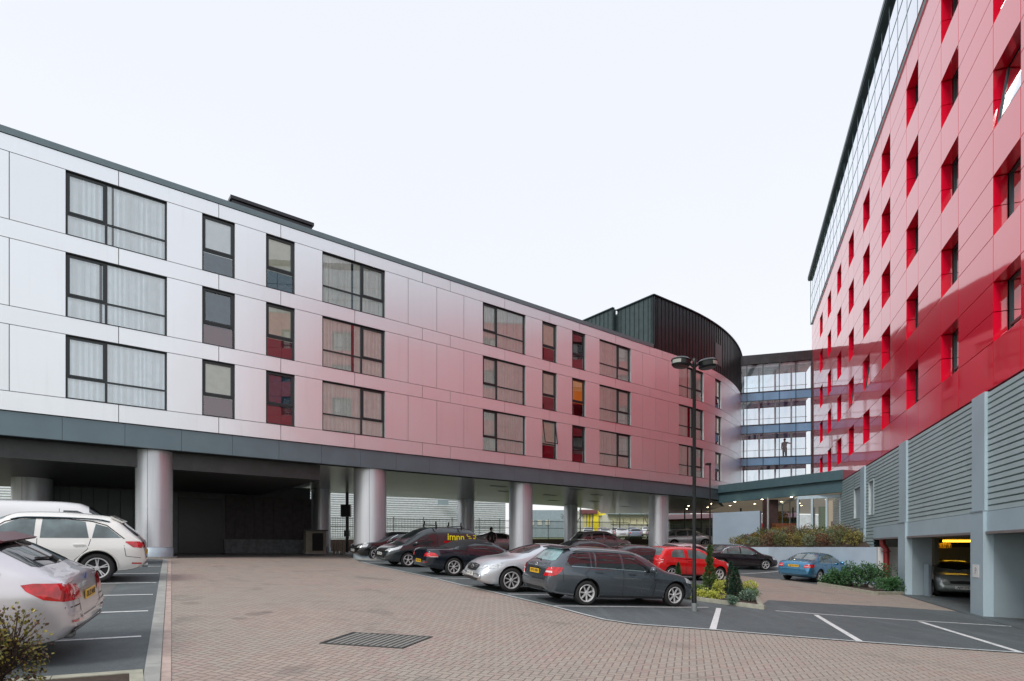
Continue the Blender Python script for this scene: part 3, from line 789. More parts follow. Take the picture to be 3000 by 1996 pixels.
# reveals: middle joint shows on the returns too; end return of the tower
for k in range(6):
    za, zb = 4.3+2.6*k, 4.3+2.6*(k+1)
    a = TP(T1, -.33, 0); d = -TN
    rp.hexa([a+Vector((0, 0, za+q)), a+Vector((0, 0, za+q))+TD*.1, a+d*16+TD*.1+Vector((0, 0, za+q)), a+d*16+Vector((0, 0, za+q)), a+Vector((0, 0, zb-q)), a+Vector((0, 0, zb-q))+TD*.1, a+d*16+TD*.1+Vector((0, 0, zb-q)), a+d*16+Vector((0, 0, zb-q))])
rp.build('red_cladding', M['red'], TB)
tc_ = MB()
thex(tc_, T0, T1, 4.28, 24.0, -16.2, -.50); tc_.build('tower_core', M['dark'], TB)
for (t0, t1), k in zip(TW, wk):
    for r_, (z0, z1) in enumerate(tr):
        f = MB(); t = .06; o0, o1 = -.42, -.34
        for qd in ((t0, t1, z0, z0+t), (t0, t1, z1-t, z1), (t0, t0+.09, z0+t, z1-t), (t1-.09, t1, z0+t, z1-t), (t0+.09, t1-.09, z0+.36, z0+.42)): thex(f, *qd, o0, o1)
        w = f.build('window', M['tframe'] if 'tframe' in M else M.setdefault('tframe', mat('teal grey frame', (.035, .075, .08), .3, .3, var=.1)), TB)
        gl = MB()
        open_ = (k, r_) in ((0, 2), (4, 1), (5, 1))
        if open_:
            def OP(t_, z_): return TP(t_, -.32+(z1-z_)*.15, z_)
            gl.add([OP(t0+.1, z0+.1), OP(t1-.1, z0+.1), OP(t1-.1, z1-.1), OP(t0+.1, z1-.1)], [(0, 1, 2, 3)])
            for (a, b_) in (((t0+.1, z0+.1), (t1-.1, z0+.1)), ((t1-.1, z0+.1), (t1-.1, z1-.1)), ((t0+.1, z0+.1), (t0+.1, z1-.1))): f2 = MB(); f2.bar(OP(*a), OP(*b_), .06); adopt(f2.build('sash', M['tframe'], w), w)
        else:
            gl.add([TP(t0+t, -.38, z0+t), TP(t1-t, -.38, z0+t), TP(t1-t, -.38, z1-t), TP(t0+t, -.38, z1-t)], [(0, 1, 2, 3)])
        gl.build('pane', M['glassL'], w)
        if (k+r_*2) % 3:
            cu = MB(); n = 36; vs = []; kk = rnd.choice((.35, .5, 1.0)); ta = t0 if rnd.random() < .5 else t1-(t1-t0)*kk
            for i in range(n+1):
                tt = ta+(t1-t0)*kk*i/n; vs += [TP(tt, -.46+.015*math.sin(tt*60), z0), TP(tt, -.46+.015*math.sin(tt*60), z1)]
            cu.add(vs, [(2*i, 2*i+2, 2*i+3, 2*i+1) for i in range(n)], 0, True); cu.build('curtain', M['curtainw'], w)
# glazed top storey and its roof
gt = MB(); thex(gt, T0, T1, 19.93, 23.95, .06, .10); gt.build('top_glazing', M['glassT'], TB)
gb = MB(); thex(gb, T0, T1, 19.9, 23.95, -.49, .0); gb.build('top_backing', glow('glowing pale blue backing', (.62, .78, .82), .2), TB)  # backing given emission so the top glazing looks bright
mu = MB(); t = T0
while t < T1:
    thex(mu, t, t+.05, 19.92, 23.95, .10, .108); t += 1.31
thex(mu, T0, T1, 21.2, 21.25, .10, .111); thex(mu, T0, T1, 22.3, 22.34, .10, .112); thex(mu, T1-.1, T1, 19.92, 23.95, -.2, .12)
mu.build('mullion', mat('pale teal mullion', (.22, .34, .37), .4), TB)
rr = MB(); thex(rr, T0-.3, T1+.1, 24.0, 24.26, -16.5, .32); thex(rr, T0-.3, T1+.1, 23.9, 24.0, -.3, .28)
rr.build('roof', mat('dark roof edge', (.085, .12, .125), .45, .3), TB)
# louvred podium
PR = [(16.0, 16.86), (23.3, 24.3), (30.75, 31.75), (8.6, 9.5)]
PRs = sorted(PR)
bays = [(PRs[i][1], PRs[i+1][0]) for i in range(len(PRs)-1)]+[(31.75, 41.0)]
def louvre(b, t0, t1, z0, z1):
    n = max(1, round((z1-z0)/.166)); h = (z1-z0)/n
    for k in range(n):
        z = z0+k*h
        pf = [(-.07, z), (0.0, z+.012), (-.004, z+h*.80), (-.065, z+h*.86), (-.065, z+h)]
        vs = [TP(t, o, zz) for t in (t0, t1) for o, zz in pf]
        b.add(vs, [(i+1, i, 5+i, 6+i) for i in range(4)])
    
slots = [(31.92, 33.72), (28.95, 30.05)]
ZS = (1.66, 3.35)
for i, (a, c) in enumerate(bays):
    b = MB(); zb = .985 if a < 28 and a > -6 else .985
    cuts = [s_ for s_ in slots if s_[0] > a-.01 and s_[1] < c+.01]
    if a > 23: # further bays: louvres run lower beside the planted bank
        segs = [a]+[x for s_ in sorted(cuts) for x in s_]+[c]
        zl = -.05
        if a < 25: b0 = 29.0
        for j in range(0, len(segs)-1):
            inside = j % 2 == 1
            if inside: louvre(b, segs[j], segs[j+1], zl if a > 31 else .985, ZS[0]); louvre(b, segs[j], segs[j+1], ZS[1], 4.28)
            else: louvre(b, segs[j], segs[j+1], zl if a > 31 else .985, 4.28)
        if a < 25: louvre(b, 29.0, c, -.05, .985)
    else: louvre(b, a, c, .985, 4.28)
    b.build('louvre', M['louvre'], TB)
lb = MB(); thex(lb, T0, 41.0, .985, 4.28, -.5, -.09); thex(lb, 29.0, 41.0, -.5, .98, -.5, -.09); lb.build('louvre_backing', M['dark'], TB)
for (a, c) in slots:
    b = MB(); thex(b, a, a+.05, *ZS, -.09, .02); thex(b, c-.05, c, *ZS, -.45, .02); thex(b, a, c, ZS[0]-.04, ZS[0], -.4, .02); thex(b, a, c, ZS[1], ZS[1]+.04, -.4, .02)
    w = b.build('podium_window', mat('pale reveal', (.50, .58, .58), .6), TB)
    b = MB(); thex(b, a+.05, c-.05, *ZS, -.088, -.080); b.build('pane', M['colbase'], w)
for (a, c) in PR:
    b = MB(); thex(b, a, c, 1.0, 4.29, -.2, .07); zb = -2.3 if a < 30 else -.3
    thex(b, a, c, zb+.32, .99, -.75 if a < 30 else -.2, .10); b.build('pier', M['trim'], TB)
    b = MB(); thex(b, a-.02, c+.02, zb, zb+.38, -.9, .13); b.build('pier_base', M['kerb'], TB) if a < 30 else None
    b = MB(); thex(b, a-.008, c+.008, .985, 1.02, -.3, .12); b.build('pier_joint', M['trimdark'], TB)
    if a < 30:
        b = MB(); b.hexa([TP(a-.02, -.14, -1.98), TP(a+.0, -.14, -1.98), TP(a, -.80, -1.98), TP(a-.02, -.80, -1.98), TP(a-.02, -.14, .40), TP(a, -.14, .40), TP(a, -.80, .40), TP(a-.02, -.80, .40)])
        thex(b, a, c, -1.98, .4, -.80, -.76); b.build('pier_panel', M['trimdark'], TB)
b = MB()
for (a, c) in bays[:-1]:
    thex(b, a+.003, c if a < 23 else 29.0, .40, .98, -.3, .02)
b.build('edge_beam', M['trim'], TB)
b = MB()
for (a, c) in bays[:-1]: thex(b, a, c if a < 23 else 29.0, .36, .43, -.28, .05)
b.build('drip_edge', mat('pink grey drip edge', (.20, .17, .17), .5), TB)
# car park inside the podium
b = MB(); thex(b, T0, 30, .36, .97, -16, -.31); b.build('garage_ceiling', M['garage'], TB)
b = MB(); thex(b, T0, 30, -3.2, .36, -13.3, -13.0); thex(b, 29.8, 30.0, -3.2, .36, -13, -2.2); b.build('garage_wall', M['garage'], TB)
b = MB(); thex(b, 29.4, 29.7, -2.4, .0, -7.0, -2.2); b.build('cream_wall', M['garagew'], TB)
gf = [TP(T0, .3), TP(30, .3), TP(30, -13), TP(T0, -13)]
o = sheet('garage_floor', [(p.x, p.y) for p in gf], .016, M['asph'])
# recess with door at the corner of the retaining wall
b = MB(); thex(b, 24.35, 29.0, -2.2, .39, -1.35, -1.2); b.build('recess_wall', M['garagew'], TB)
b = MB(); thex(b, 24.7, 26.2, -1.95, .20, -1.19, -1.12); dr = b.build('service_door', mat('beige steel door', (.32, .33, .27), .5), TB)
b = MB(); thex(b, 24.75, 24.85, -.95, -.80, -1.12, -1.06); b.build('handle', M['steel'], dr)
b = MB(); thex(b, 28.1, 29.0, -2.1, -.0, -1.19, .0); b.build('white_pier', M['white'], TB)
# red drain pipe
pp = TP(27.7, -.25); b = MB(); b.tube([(pp.x, pp.y, -2.0), (pp.x, pp.y, -.1), (pp.x-.12, pp.y+.1, .1), (pp.x-.12, pp.y+.1, .39)], .13, 12)
for z in (-1.2, -.25): b.lathe([(.13, z), (.17, z+.01), (.17, z+.07), (.13, z+.08)], 16, (pp.x, pp.y, 0))
b.build('drain_pipe', M['pipe'], TB)
# small notice on the near pier
b = MB(); thex(b, 16.25, 16.68, -.86, -.50, .104, .112)
nt = b.build('notice', M['white'], TB); tx = bpy.data.objects.new('lettering', text_mesh('P', .26, 'lettering', M['trimdark'], .002)); COL.objects.link(tx)
tx.matrix_world = Matrix.Identity(4); tx.parent = nt
p = TP(16.46, .115, -.68); tx.matrix_parent_inverse = wmat(nt).inverted()
tx.location = p; tx.rotation_euler = Matrix((tuple(-TD), (0, 0, 1), tuple(TN))).transposed().to_euler()
# lamp tubes and hanging sign
for k, (px, py, Z, L) in enumerate(((2803, 1585.5, 25.0, 1.15), (2780, 1573, 29, .7), (2905, 1572, 14, .0))):
    if not L: continue
    p = PX(px, py, Z); r = thing('tube_light', ('glowing amber tube light nearest the garage opening', 'dimmer amber tube light deeper in the garage')[k], 'light', p)
    b = MB(); b.bar(p-Vector((L/2, 0, 0)), p+Vector((L/2, 0, 0)), .09, .09); b.build('tube', M['tube'], r)
    b = MB(); b.bar(p-Vector((L/2, 0, -.09)), p+Vector((L/2, 0, .09)), .16, .07); b.bar(p+Vector((0, 0, .1)), Vector((p.x, p.y, .37)), .03); b.build('housing', M['white'], r)
p0 = PX(2724, 1606, 25.2); p1 = PX(2787, 1606, 25.2); h = 14.5/F*25.2
r = thing('height_sign', 'yellow and black height limit board hanging in the garage opening', 'sign', p0)
b = MB(); b.hexa([p0, p1, p1+Vector((0, .04, 0)), p0+Vector((0, .04, 0))]+[v_+Vector((0, 0, h)) for v_ in (p0, p1, p1+Vector((0, .04, 0)), p0+Vector((0, .04, 0)))])
b.build('board', mat('sign yellow', (.75, .48, .02), .5), r)
b = MB(); W_ = (p1-p0).length; n = 12
for k in range(n):
    if 2 < k < 9: continue
    x0 = p0.x+W_*k/n; b.add([(x0+.02, p0.y-.004, p0.z), (x0+.05, p0.y-.004, p0.z), (x0+.075, p0.y-.004, p0.z+h), (x0+.045, p0.y-.004, p0.z+h)], [(0, 1, 2, 3)])
    b.add([(x0+.05, p0.y-.004, p0.z), (x0+.02+.0, p0.y-.004, p0.z), (x0+.02, p0.y-.005, p0.z+.01)], [(0, 1, 2)])
b.build('stripe', M['black'], r)
tx = bpy.data.objects.new('lettering', text_mesh('MAX 2.1m', .15, 'lettering', M['black'], .002)); COL.objects.link(tx); adopt(tx, r)
tx.location = (p0+p1)/2+Vector((0, -.006, h/2)); tx.rotation_euler = (R(90), 0, 0)
b = MB()
for f in (.2, .8): c = p0+(p1-p0)*f; b.bar(c+Vector((0, .02, h)), Vector((c.x, c.y+.02, .37)), .015)
b.build('hanger', M['steel'], r)
# low railing inside the nearest bay
r = thing('guard_rail', 'grey tubular guard rail beside the nearest garage pier', 'railing', TP(15.0, -1.7, -1.95)); b = MB()
for t_ in (15.6, 13.6): b.bar(TP(t_, -1.0, -2.0), TP(t_, -1.0, -.78), .07)
for z_ in (-.8, -1.35): b.bar(TP(15.6, -1.0, z_), TP(11.6, -1.0, z_), .05)
b.build('rail', M['steel'], r)
p = PX(2717, 1735, 22.9); r2_ = MB(); r2_.box((p.x, p.y, -1.35), (.09, .25, 1.35)); o = r2_.build('guard_post', M['trimdark'])
tag(o, 'grey guard post at the left side of the garage opening', 'post')

# ------------------------------------------------------------------ glass bridge
BR = thing('glass_bridge', 'glazed link bridge between the silver wing and the red tower', 'building', (24, 53, .92))
B0 = Vector((26.70, 51.55, 0)); B1 = Vector((20.2, 53.5, 0)); BD = (B0-B1).normalized(); BN = Vector((BD.y, -BD.x, 0)); BLn = (B0-B1).length
def BP(s, off=0, z=0): return B1+BD*s+BN*off+Vector((0, 0, z))
def bhex(b, s0, s1, z0, z1, o0, o1, mi=0):
    b.hexa([BP(s0, o1, z0), BP(s1, o1, z0), BP(s1, o0, z0), BP(s0, o0, z0), BP(s0, o1, z1), BP(s1, o1, z1), BP(s1, o0, z1), BP(s0, o0, z1)], mi)
SP = [(7.40, 8.15), (10.33, 11.12), (13.30, 14.10)]
BDp = 2.9
b = MB(); bhex(b, 0, BLn, 16.65, 17.5, -BDp-.1, .08); 
for k in range(14): bhex(b, k*.48, k*.48+.02, 16.65, 17.5, .08, .11)
b.build('roof_fascia', M['seam'], BR)
for z0, z1 in SP+[(16.08, 16.78)]: b = MB(); bhex(b, 0, BLn, max(z0+.12, z1-.40), z1-.18, -BDp+.1, -.15); b.build('floor_slab', mat('pale grey slab', (.85, .88, .92), .6), BR)
b = MB(); b2 = MB()
for off in (0, -BDp):
    zz = [5.0]+[z for s_ in SP for z in s_]+[16.62]
    for i in range(len(zz)-1):
        tgt = b2 if i % 2 == 1 else b
        tgt.add([BP(0, off, zz[i]+.0), BP(BLn, off, zz[i]), BP(BLn, off, zz[i+1]), BP(0, off, zz[i+1])], [(0, 1, 2, 3)])
b.build('glazing', glass('bridge facade glass', (.88, .94, .98), 1.45, .05, bump=.05), BR); b2.build('spandrel_glazing', M['spandrel'], BR)
b = MB()
for off in (.02, -BDp-.02):
    for k in (range(6) if off > 0 else (0, 5)): s = min(BLn-.03, max(.03, BLn*k/5)); bhex(b, s-.025, s+.025, 5.0, 16.63, off-.05, off+.05)
    for s_ in SP:
        for z in s_: bhex(b, 0, BLn, z-.025, z+.025, off-.045, off+.045)
bhex(b, BLn-.12, BLn+.05, 5, 16.63, -.2, .12)
b.build('mullion', M['frame'], BR)
b = MB()
for k in (1, 2, 3, 4): 
    s = BLn*k/5-.22; b.tube([BP(s, -.9, 5.0), BP(s, -.9, 16.3)], .075, 10)
b.build('inner_post', M['white'], BR)
b = MB()
for z in (8.15, 11.12, 14.1):
    bhex(b, 0, BLn, z+1.0, z+1.04, -BDp+.4, -BDp+.44)
b.build('handrail', M['steel'], BR)

# ------------------------------------------------------------------ entrance canopy and glazed lobby
EN = thing('entrance_canopy', 'dark teal canopy over the glazed hotel entrance between the two wings', 'canopy', (22, 44, .92))
E0 = TP(37.2, .02); E1 = Vector((16.45, 46.85, 0))
def pp2(v): return (v.x, v.y)
cd = (E1-E0).normalized(); cn = Vector((cd.y, -cd.x, 0)); cn = cn if cn.y < 0 else -cn
b = MB(); b.prism([pp2(E0), pp2(E1), (18.2, 50.5), (20.2, 54.5), (26.7, 54), pp2(TP(50, -.3)), pp2(TP(37.0, -.3))], 4.34, 4.96); b.build('upper_fascia', M['canopy'], EN)
F0 = E0-cn*.22; F1 = E1-cn*.22
b = MB(); b.prism([pp2(TP(37.45, .0)), pp2(F1), (18.2, 50.5), (20.4, 54.5), (26.7, 54), pp2(TP(50, -.3)), pp2(TP(37.3, -.3))], 3.56, 4.338); b.build('lower_fascia', M['canopy'], EN)
b = MB(); sp_ = [pp2(TP(37.7, -.1)), pp2(F1+Vector((.3, -.1, 0))), (18.5, 50.5), (19.4, 58), (34, 62), pp2(TP(54, -6)), pp2(TP(44, -9)), pp2(TP(38, -8))]
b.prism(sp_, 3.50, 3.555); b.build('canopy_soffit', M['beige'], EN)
def inpoly(x, y, poly):
    c = False; n = len(poly)
    for i in range(n):
        x1, y1 = poly[i]; x2, y2 = poly[(i+1) % n]
        if (y1 > y) != (y2 > y) and x < (x2-x1)*(y-y1)/(y2-y1)+x1: c = not c
    return c
lights = [(2153, 1471), (2139, 1482), (2233, 1464), (2211, 1477), (2319, 1457), (2289, 1470.5), (2083, 1477), (2073.5, 1487), (2017, 1483), (2012, 1492), (2390, 1459.5), (2348, 1482), (2342, 1475), (2439, 1456), (2421, 1463)]
for i, (px, py) in enumerate(lights):
    Z = 3.49*F/(HY-py); X = (px-CX)/F*Z
    if px < 2100: Z = 3.815*F/(HY-py); X = (px-CX)/F*Z; zz = 3.815
    else: zz = 3.49
    d = MB(); d.lathe([(0, zz), (.075, zz), (.09, zz+.02)], 14, (X, Z, 0), sm=False)
    o = d.build('downlight', M['lampglow'])
    tag(o, 'small round warm ceiling downlight under the entrance soffit' if px >= 2100 else 'small round warm downlight under the far end of the silver wing', 'downlight', 'entrance ceiling downlights' if px >= 2100 else 'downlights under the silver wing')
# raised entrance floor
FLR = [pp2(TP(31.0, .0)), (17.2, 33.5), (16.4, 38.0), (15.5, 45.6), (16.2, 50), (20, 60), (36, 64), pp2(TP(50, -8)), pp2(TP(31, -8))]
b = MB(); b.prism([(19.4, 39.2), (18.15, 42.0), (18.8, 50), (21, 60), (36, 64), pp2(TP(50, -8)), pp2(TP(37.0, -8)), pp2(TP(37.0, -.02))], -.6, .92); o = b.build('entrance_terrace', M['conc']); o['kind'] = 'structure'
# lobby glass wall
q0 = PX(2338, 1563, 40.0); q1 = TP(38.2, -.1)
b = MB(); b3 = MB()
a0 = Vector((q0.x, q0.y, .92)); a1 = Vector((q1.x, q1.y, .92)); L = (a1-a0).length; dd = (a1-a0).normalized(); nn2 = Vector((dd.y, -dd.x, 0))
for f in (0, .335, .67, .985): 
    c = a0+dd*L*f; b.box((c.x, c.y, 2.1), (.13, .16, 2.36), (dd, nn2, (0, 0, 1)))
for z, h_ in ((.99, .13), (3.38, .22)): c = (a0+a1)/2; b.box((c.x, c.y, z), (L, .17, h_), (dd, nn2, (0, 0, 1)))
# return side, running back
sb = Vector((.25, 1, 0)).normalized()
for k in range(1, 5): c = a0+sb*2.6*k; b.box((c.x, c.y, 2.1), (.12, .12, 2.4), (sb, nn2, (0, 0, 1)))
c = a0+sb*5.2; b.box((c.x, c.y, 3.38), (.1, .1, .2)); b.bar(Vector((a0.x, a0.y, 3.4)), a0+sb*10.4+Vector((0, 0, 2.48)), .1, .16)
b.build('lobby_frame', M['trim'], EN)
b3.add([a0, a1, a1+Vector((0, 0, 2.5)), a0+Vector((0, 0, 2.5))], [(0, 1, 2, 3)]); b3.add([a0, a0+sb*10.4, a0+sb*10.4+Vector((0, 0, 2.5)), a0+Vector((0, 0, 2.5))], [(0, 1, 2, 3)])
b3.build('lobby_glass', M['glassB'], EN)
# far lobby wall (windows to the street) and an interior wall with its own glow
b = MB()
bk0 = Vector((20.5, 52, .92)); bk1 = Vector((28.5, 50.5, .92)); bd = (bk1-bk0).normalized(); BLg = (bk1-bk0).length
for k in range(5): c = bk0+bd*BLg*k/4; b.box((c.x, c.y, 2.2), (.12, .12, 2.56))
b.bar(bk0+Vector((0, 0, .1)), bk1+Vector((0, 0, .1)), .1, .2); b.bar(bk0+Vector((0, 0, .65)), bk1+Vector((0, 0, .65)), .06, .06)
b.build('street_window_frame', M['frame'], EN)
b = MB()
w0 = PX(2426, 1563, 44); w1 = PX(2480, 1563, 42.5)
b.hexa([(w0.x, w0.y, .92), (w1.x+1, w1.y, .92), (w1.x+1, w1.y+.2, .92), (w0.x, w0.y+.2, .92), (w0.x, w0.y, 3.49), (w1.x+1, w1.y, 3.49), (w1.x+1, w1.y+.2, 3.49), (w0.x, w0.y+.2, 3.49)])
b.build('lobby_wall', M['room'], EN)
b = MB(); w0 = PX(2404, 1563, 43); w1 = PX(2424, 1563, 43)
b.hexa([(w0.x, w0.y, .92), (w1.x, w1.y, .92), (w1.x, w1.y+.3, .92), (w0.x, w0.y+.3, .92), (w0.x, w0.y, 3.0), (w1.x, w1.y, 3.0), (w1.x, w1.y+.3, 3.0), (w0.x, w0.y+.3, 3.0)])
b.build('green_panel', M['green'], EN)
for px0, px1, Z, nm in ((2236, 2247, 42.5, 'l'), (2254, 2280, 42.8, 'r')):
    b = MB(); p0 = PX(px0, 1563, Z); p1 = PX(px1, 1563, Z); b.hexa([(p0.x, Z, .9), (p1.x, Z, .9), (p1.x+.2, Z+.6, .9), (p0.x+.2, Z+.6, .9), (p0.x, Z, 3.5), (p1.x, Z, 3.5), (p1.x+.2, Z+.6, 3.5), (p0.x+.2, Z+.6, 3.5)])
    b.build('brown_pier', M['brown'], EN)
p = PX(2250, 1563, 41.6); b = MB(); b.tube([(p.x, p.y, .9), (p.x, p.y, 3.5)], .075, 12); b.build('support_post', M['steel'], EN)
# screen wall
p0 = PX(2088, 1592, 45.0); p1 = PX(2226, 1592, 42.2); 
b = MB(); e = Vector((.32, .35, 0))
b.hexa([(p0.x, p0.y, -.9), (p1.x, p1.y, -.9), (p1.x+.25, p1.y+.3, -.9), (p0.x+.25, p0.y+.3, -.9), (p0.x, p0.y, 2.64), (p1.x, p1.y, 2.64), (p1.x+.25, p1.y+.3, 2.64), (p0.x+.25, p0.y+.3, 2.64)])
o = b.build('screen_wall', M['screen']); tag(o, 'plain blue grey screen wall standing left of the glazed entrance', 'wall')
# retaining wall
RW = [(17.88, 28.45), (17.25, 34.0), (16.45, 37.2), (13.6, 41.0), (8.5, 45.5)]
b = MB()
for i in range(len(RW)-1):
    a, c = Vector(RW[i]), Vector(RW[i+1]); d = (c-a).normalized(); n_ = Vector((-d.y, d.x)); n_ = n_ if n_.x < 0 else -n_
    if i < 3:
        a2, c2 = a-n_*.25, c-n_*.25
        b.hexa([(a.x, a.y, -2.4), (c.x, c.y, -2.4), (c2.x, c2.y, -2.4), (a2.x, a2.y, -2.4), (a.x, a.y, -.005), (c.x, c.y, -.005), (c2.x, c2.y, -.005), (a2.x, a2.y, -.005)][::1])
o = b.build('retaining_wall', M['render']); tag(o, 'low pale blue grey retaining wall behind the blue saloon and the black saloon', 'wall')
bm = bmesh.new(); bm.from_mesh(o.data); bmesh.ops.recalc_face_normals(bm, faces=bm.faces); bm.to_mesh(o.data); bm.free()
# planted bank sloping from the wall to the terrace
bank = MB()
fr_ = [Vector((18.2, 29.2)), Vector((17.5, 34.1)), Vector((16.7, 37.4)), Vector((14.6, 40.6)), Vector((11.5, 43.6))]; bk_ = [Vector(pp2(TP(31.5, -.0))), Vector((18.9, 36)), Vector((19.2, 39.3)), Vector((17.6, 42)), Vector((15.8, 45))]
vs = []
for i in range(len(fr_)): vs += [(fr_[i].x, fr_[i].y, -.10), ((fr_[i].x+bk_[i].x)/2, (fr_[i].y+bk_[i].y)/2, .2), (bk_[i].x, bk_[i].y, (.35, .8, .9, .3, 0)[i])]
bank.add(vs, [(3*i+j, 3*i+j+1, 3*i+4+j, 3*i+3+j) for i in range(4) for j in range(2)], 0, True)
o = bank.build('planted_bank', M['soil']); o['kind'] = 'structure'
# ------------------------------------------------------------------ cars
def pchip(pts):
    x = np.array([p[0] for p in pts], float); y = np.array([p[1] for p in pts], float)
    h = np.diff(x); dl = np.diff(y)/h; d = np.zeros(len(x))
    for i in range(1, len(x)-1):
        if dl[i-1]*dl[i] > 0:
            w1 = 2*h[i]+h[i-1]; w2 = h[i]+2*h[i-1]; d[i] = (w1+w2)/(w1/dl[i-1]+w2/dl[i])
    d[0], d[-1] = dl[0], dl[-1]
    def f(q):
        q = min(max(q, x[0]), x[-1]); i = min(int(np.searchsorted(x, q, side='right'))-1, len(x)-2)
        t = (q-x[i])/h[i]; a = t*t
        return float((2*t*a-3*a+1)*y[i]+(t*a-2*a+t)*h[i]*d[i]+(3*a-2*t*a)*y[i+1]+(t*a-a)*h[i]*d[i+1])
    return f
M['cglass'] = mat('tinted car glass', (.012, .016, .018), .04, 0, var=.1, coat=.6, spec=.9)
M['clglass'] = mat('car glass painted lit', (.10, .14, .145), .03, 0, var=.45, scale=1.6, coat=.6, spec=.9)  # paler copy of the tinted glass, brightness painted into its colour
M['tyre'] = mat('tyre rubber', (.016, .016, .017), .75, var=.2)
M['alloy'] = mat('alloy rim', (.66, .67, .68), .35, .35, var=.06)
M['alloyd'] = mat('dark wheel well', (.015, .015, .016), .6)
M['tail'] = mat('red tail lamp', (.55, .006, .012), .08, 0, var=.35, scale=14, coat=1)
M['tailw'] = mat('clear lamp strip', (.75, .62, .62), .1, 0, coat=1)
M['head'] = mat('headlamp', (.62, .66, .68), .06, .25, var=.4, scale=14, coat=1)
M['plate_y'] = mat('yellow number plate', (.80, .48, .02), .35, var=.03)
M['plate_w'] = mat('white number plate', (.75, .76, .74), .35, var=.03)
M['chrome'] = mat('chrome', (.72, .74, .76), .1, 1.0, var=.03)
M['ctrim'] = mat('black car plastic', (.018, .019, .02), .5, var=.2)
M['seamc'] = mat('panel gap', (.008, .008, .009), .8)
def carpaint(name, col, metal=.5, rough=.28):
    m, t, bs = base_mat(name)
    tc = t.new('ShaderNodeTexCoord'); v = tc.outputs['Object']
    n = t.noise(v, 1.5, 4); sp = t.new('ShaderNodeSeparateXYZ'); t.l.new(v, sp.inputs[0])
    low = t.m('MULTIPLY', t.ramp(t.m('ADD', sp.outputs[2], t.m('MULTIPLY', n, .35)), .85, .25), .14)
    c = t.mix(low, t.mix(n, c4(col, .94), c4(col, 1.06)), c4((.18, .17, .15)))       # road dust low on the body
    t.put(bs.inputs['Base Color'], c); bs.inputs['Metallic'].default_value = metal
    bs.inputs['Roughness'].default_value = rough
    bs.inputs['Coat Weight'].default_value = 1; bs.inputs['Coat Roughness'].default_value = .03
    return m

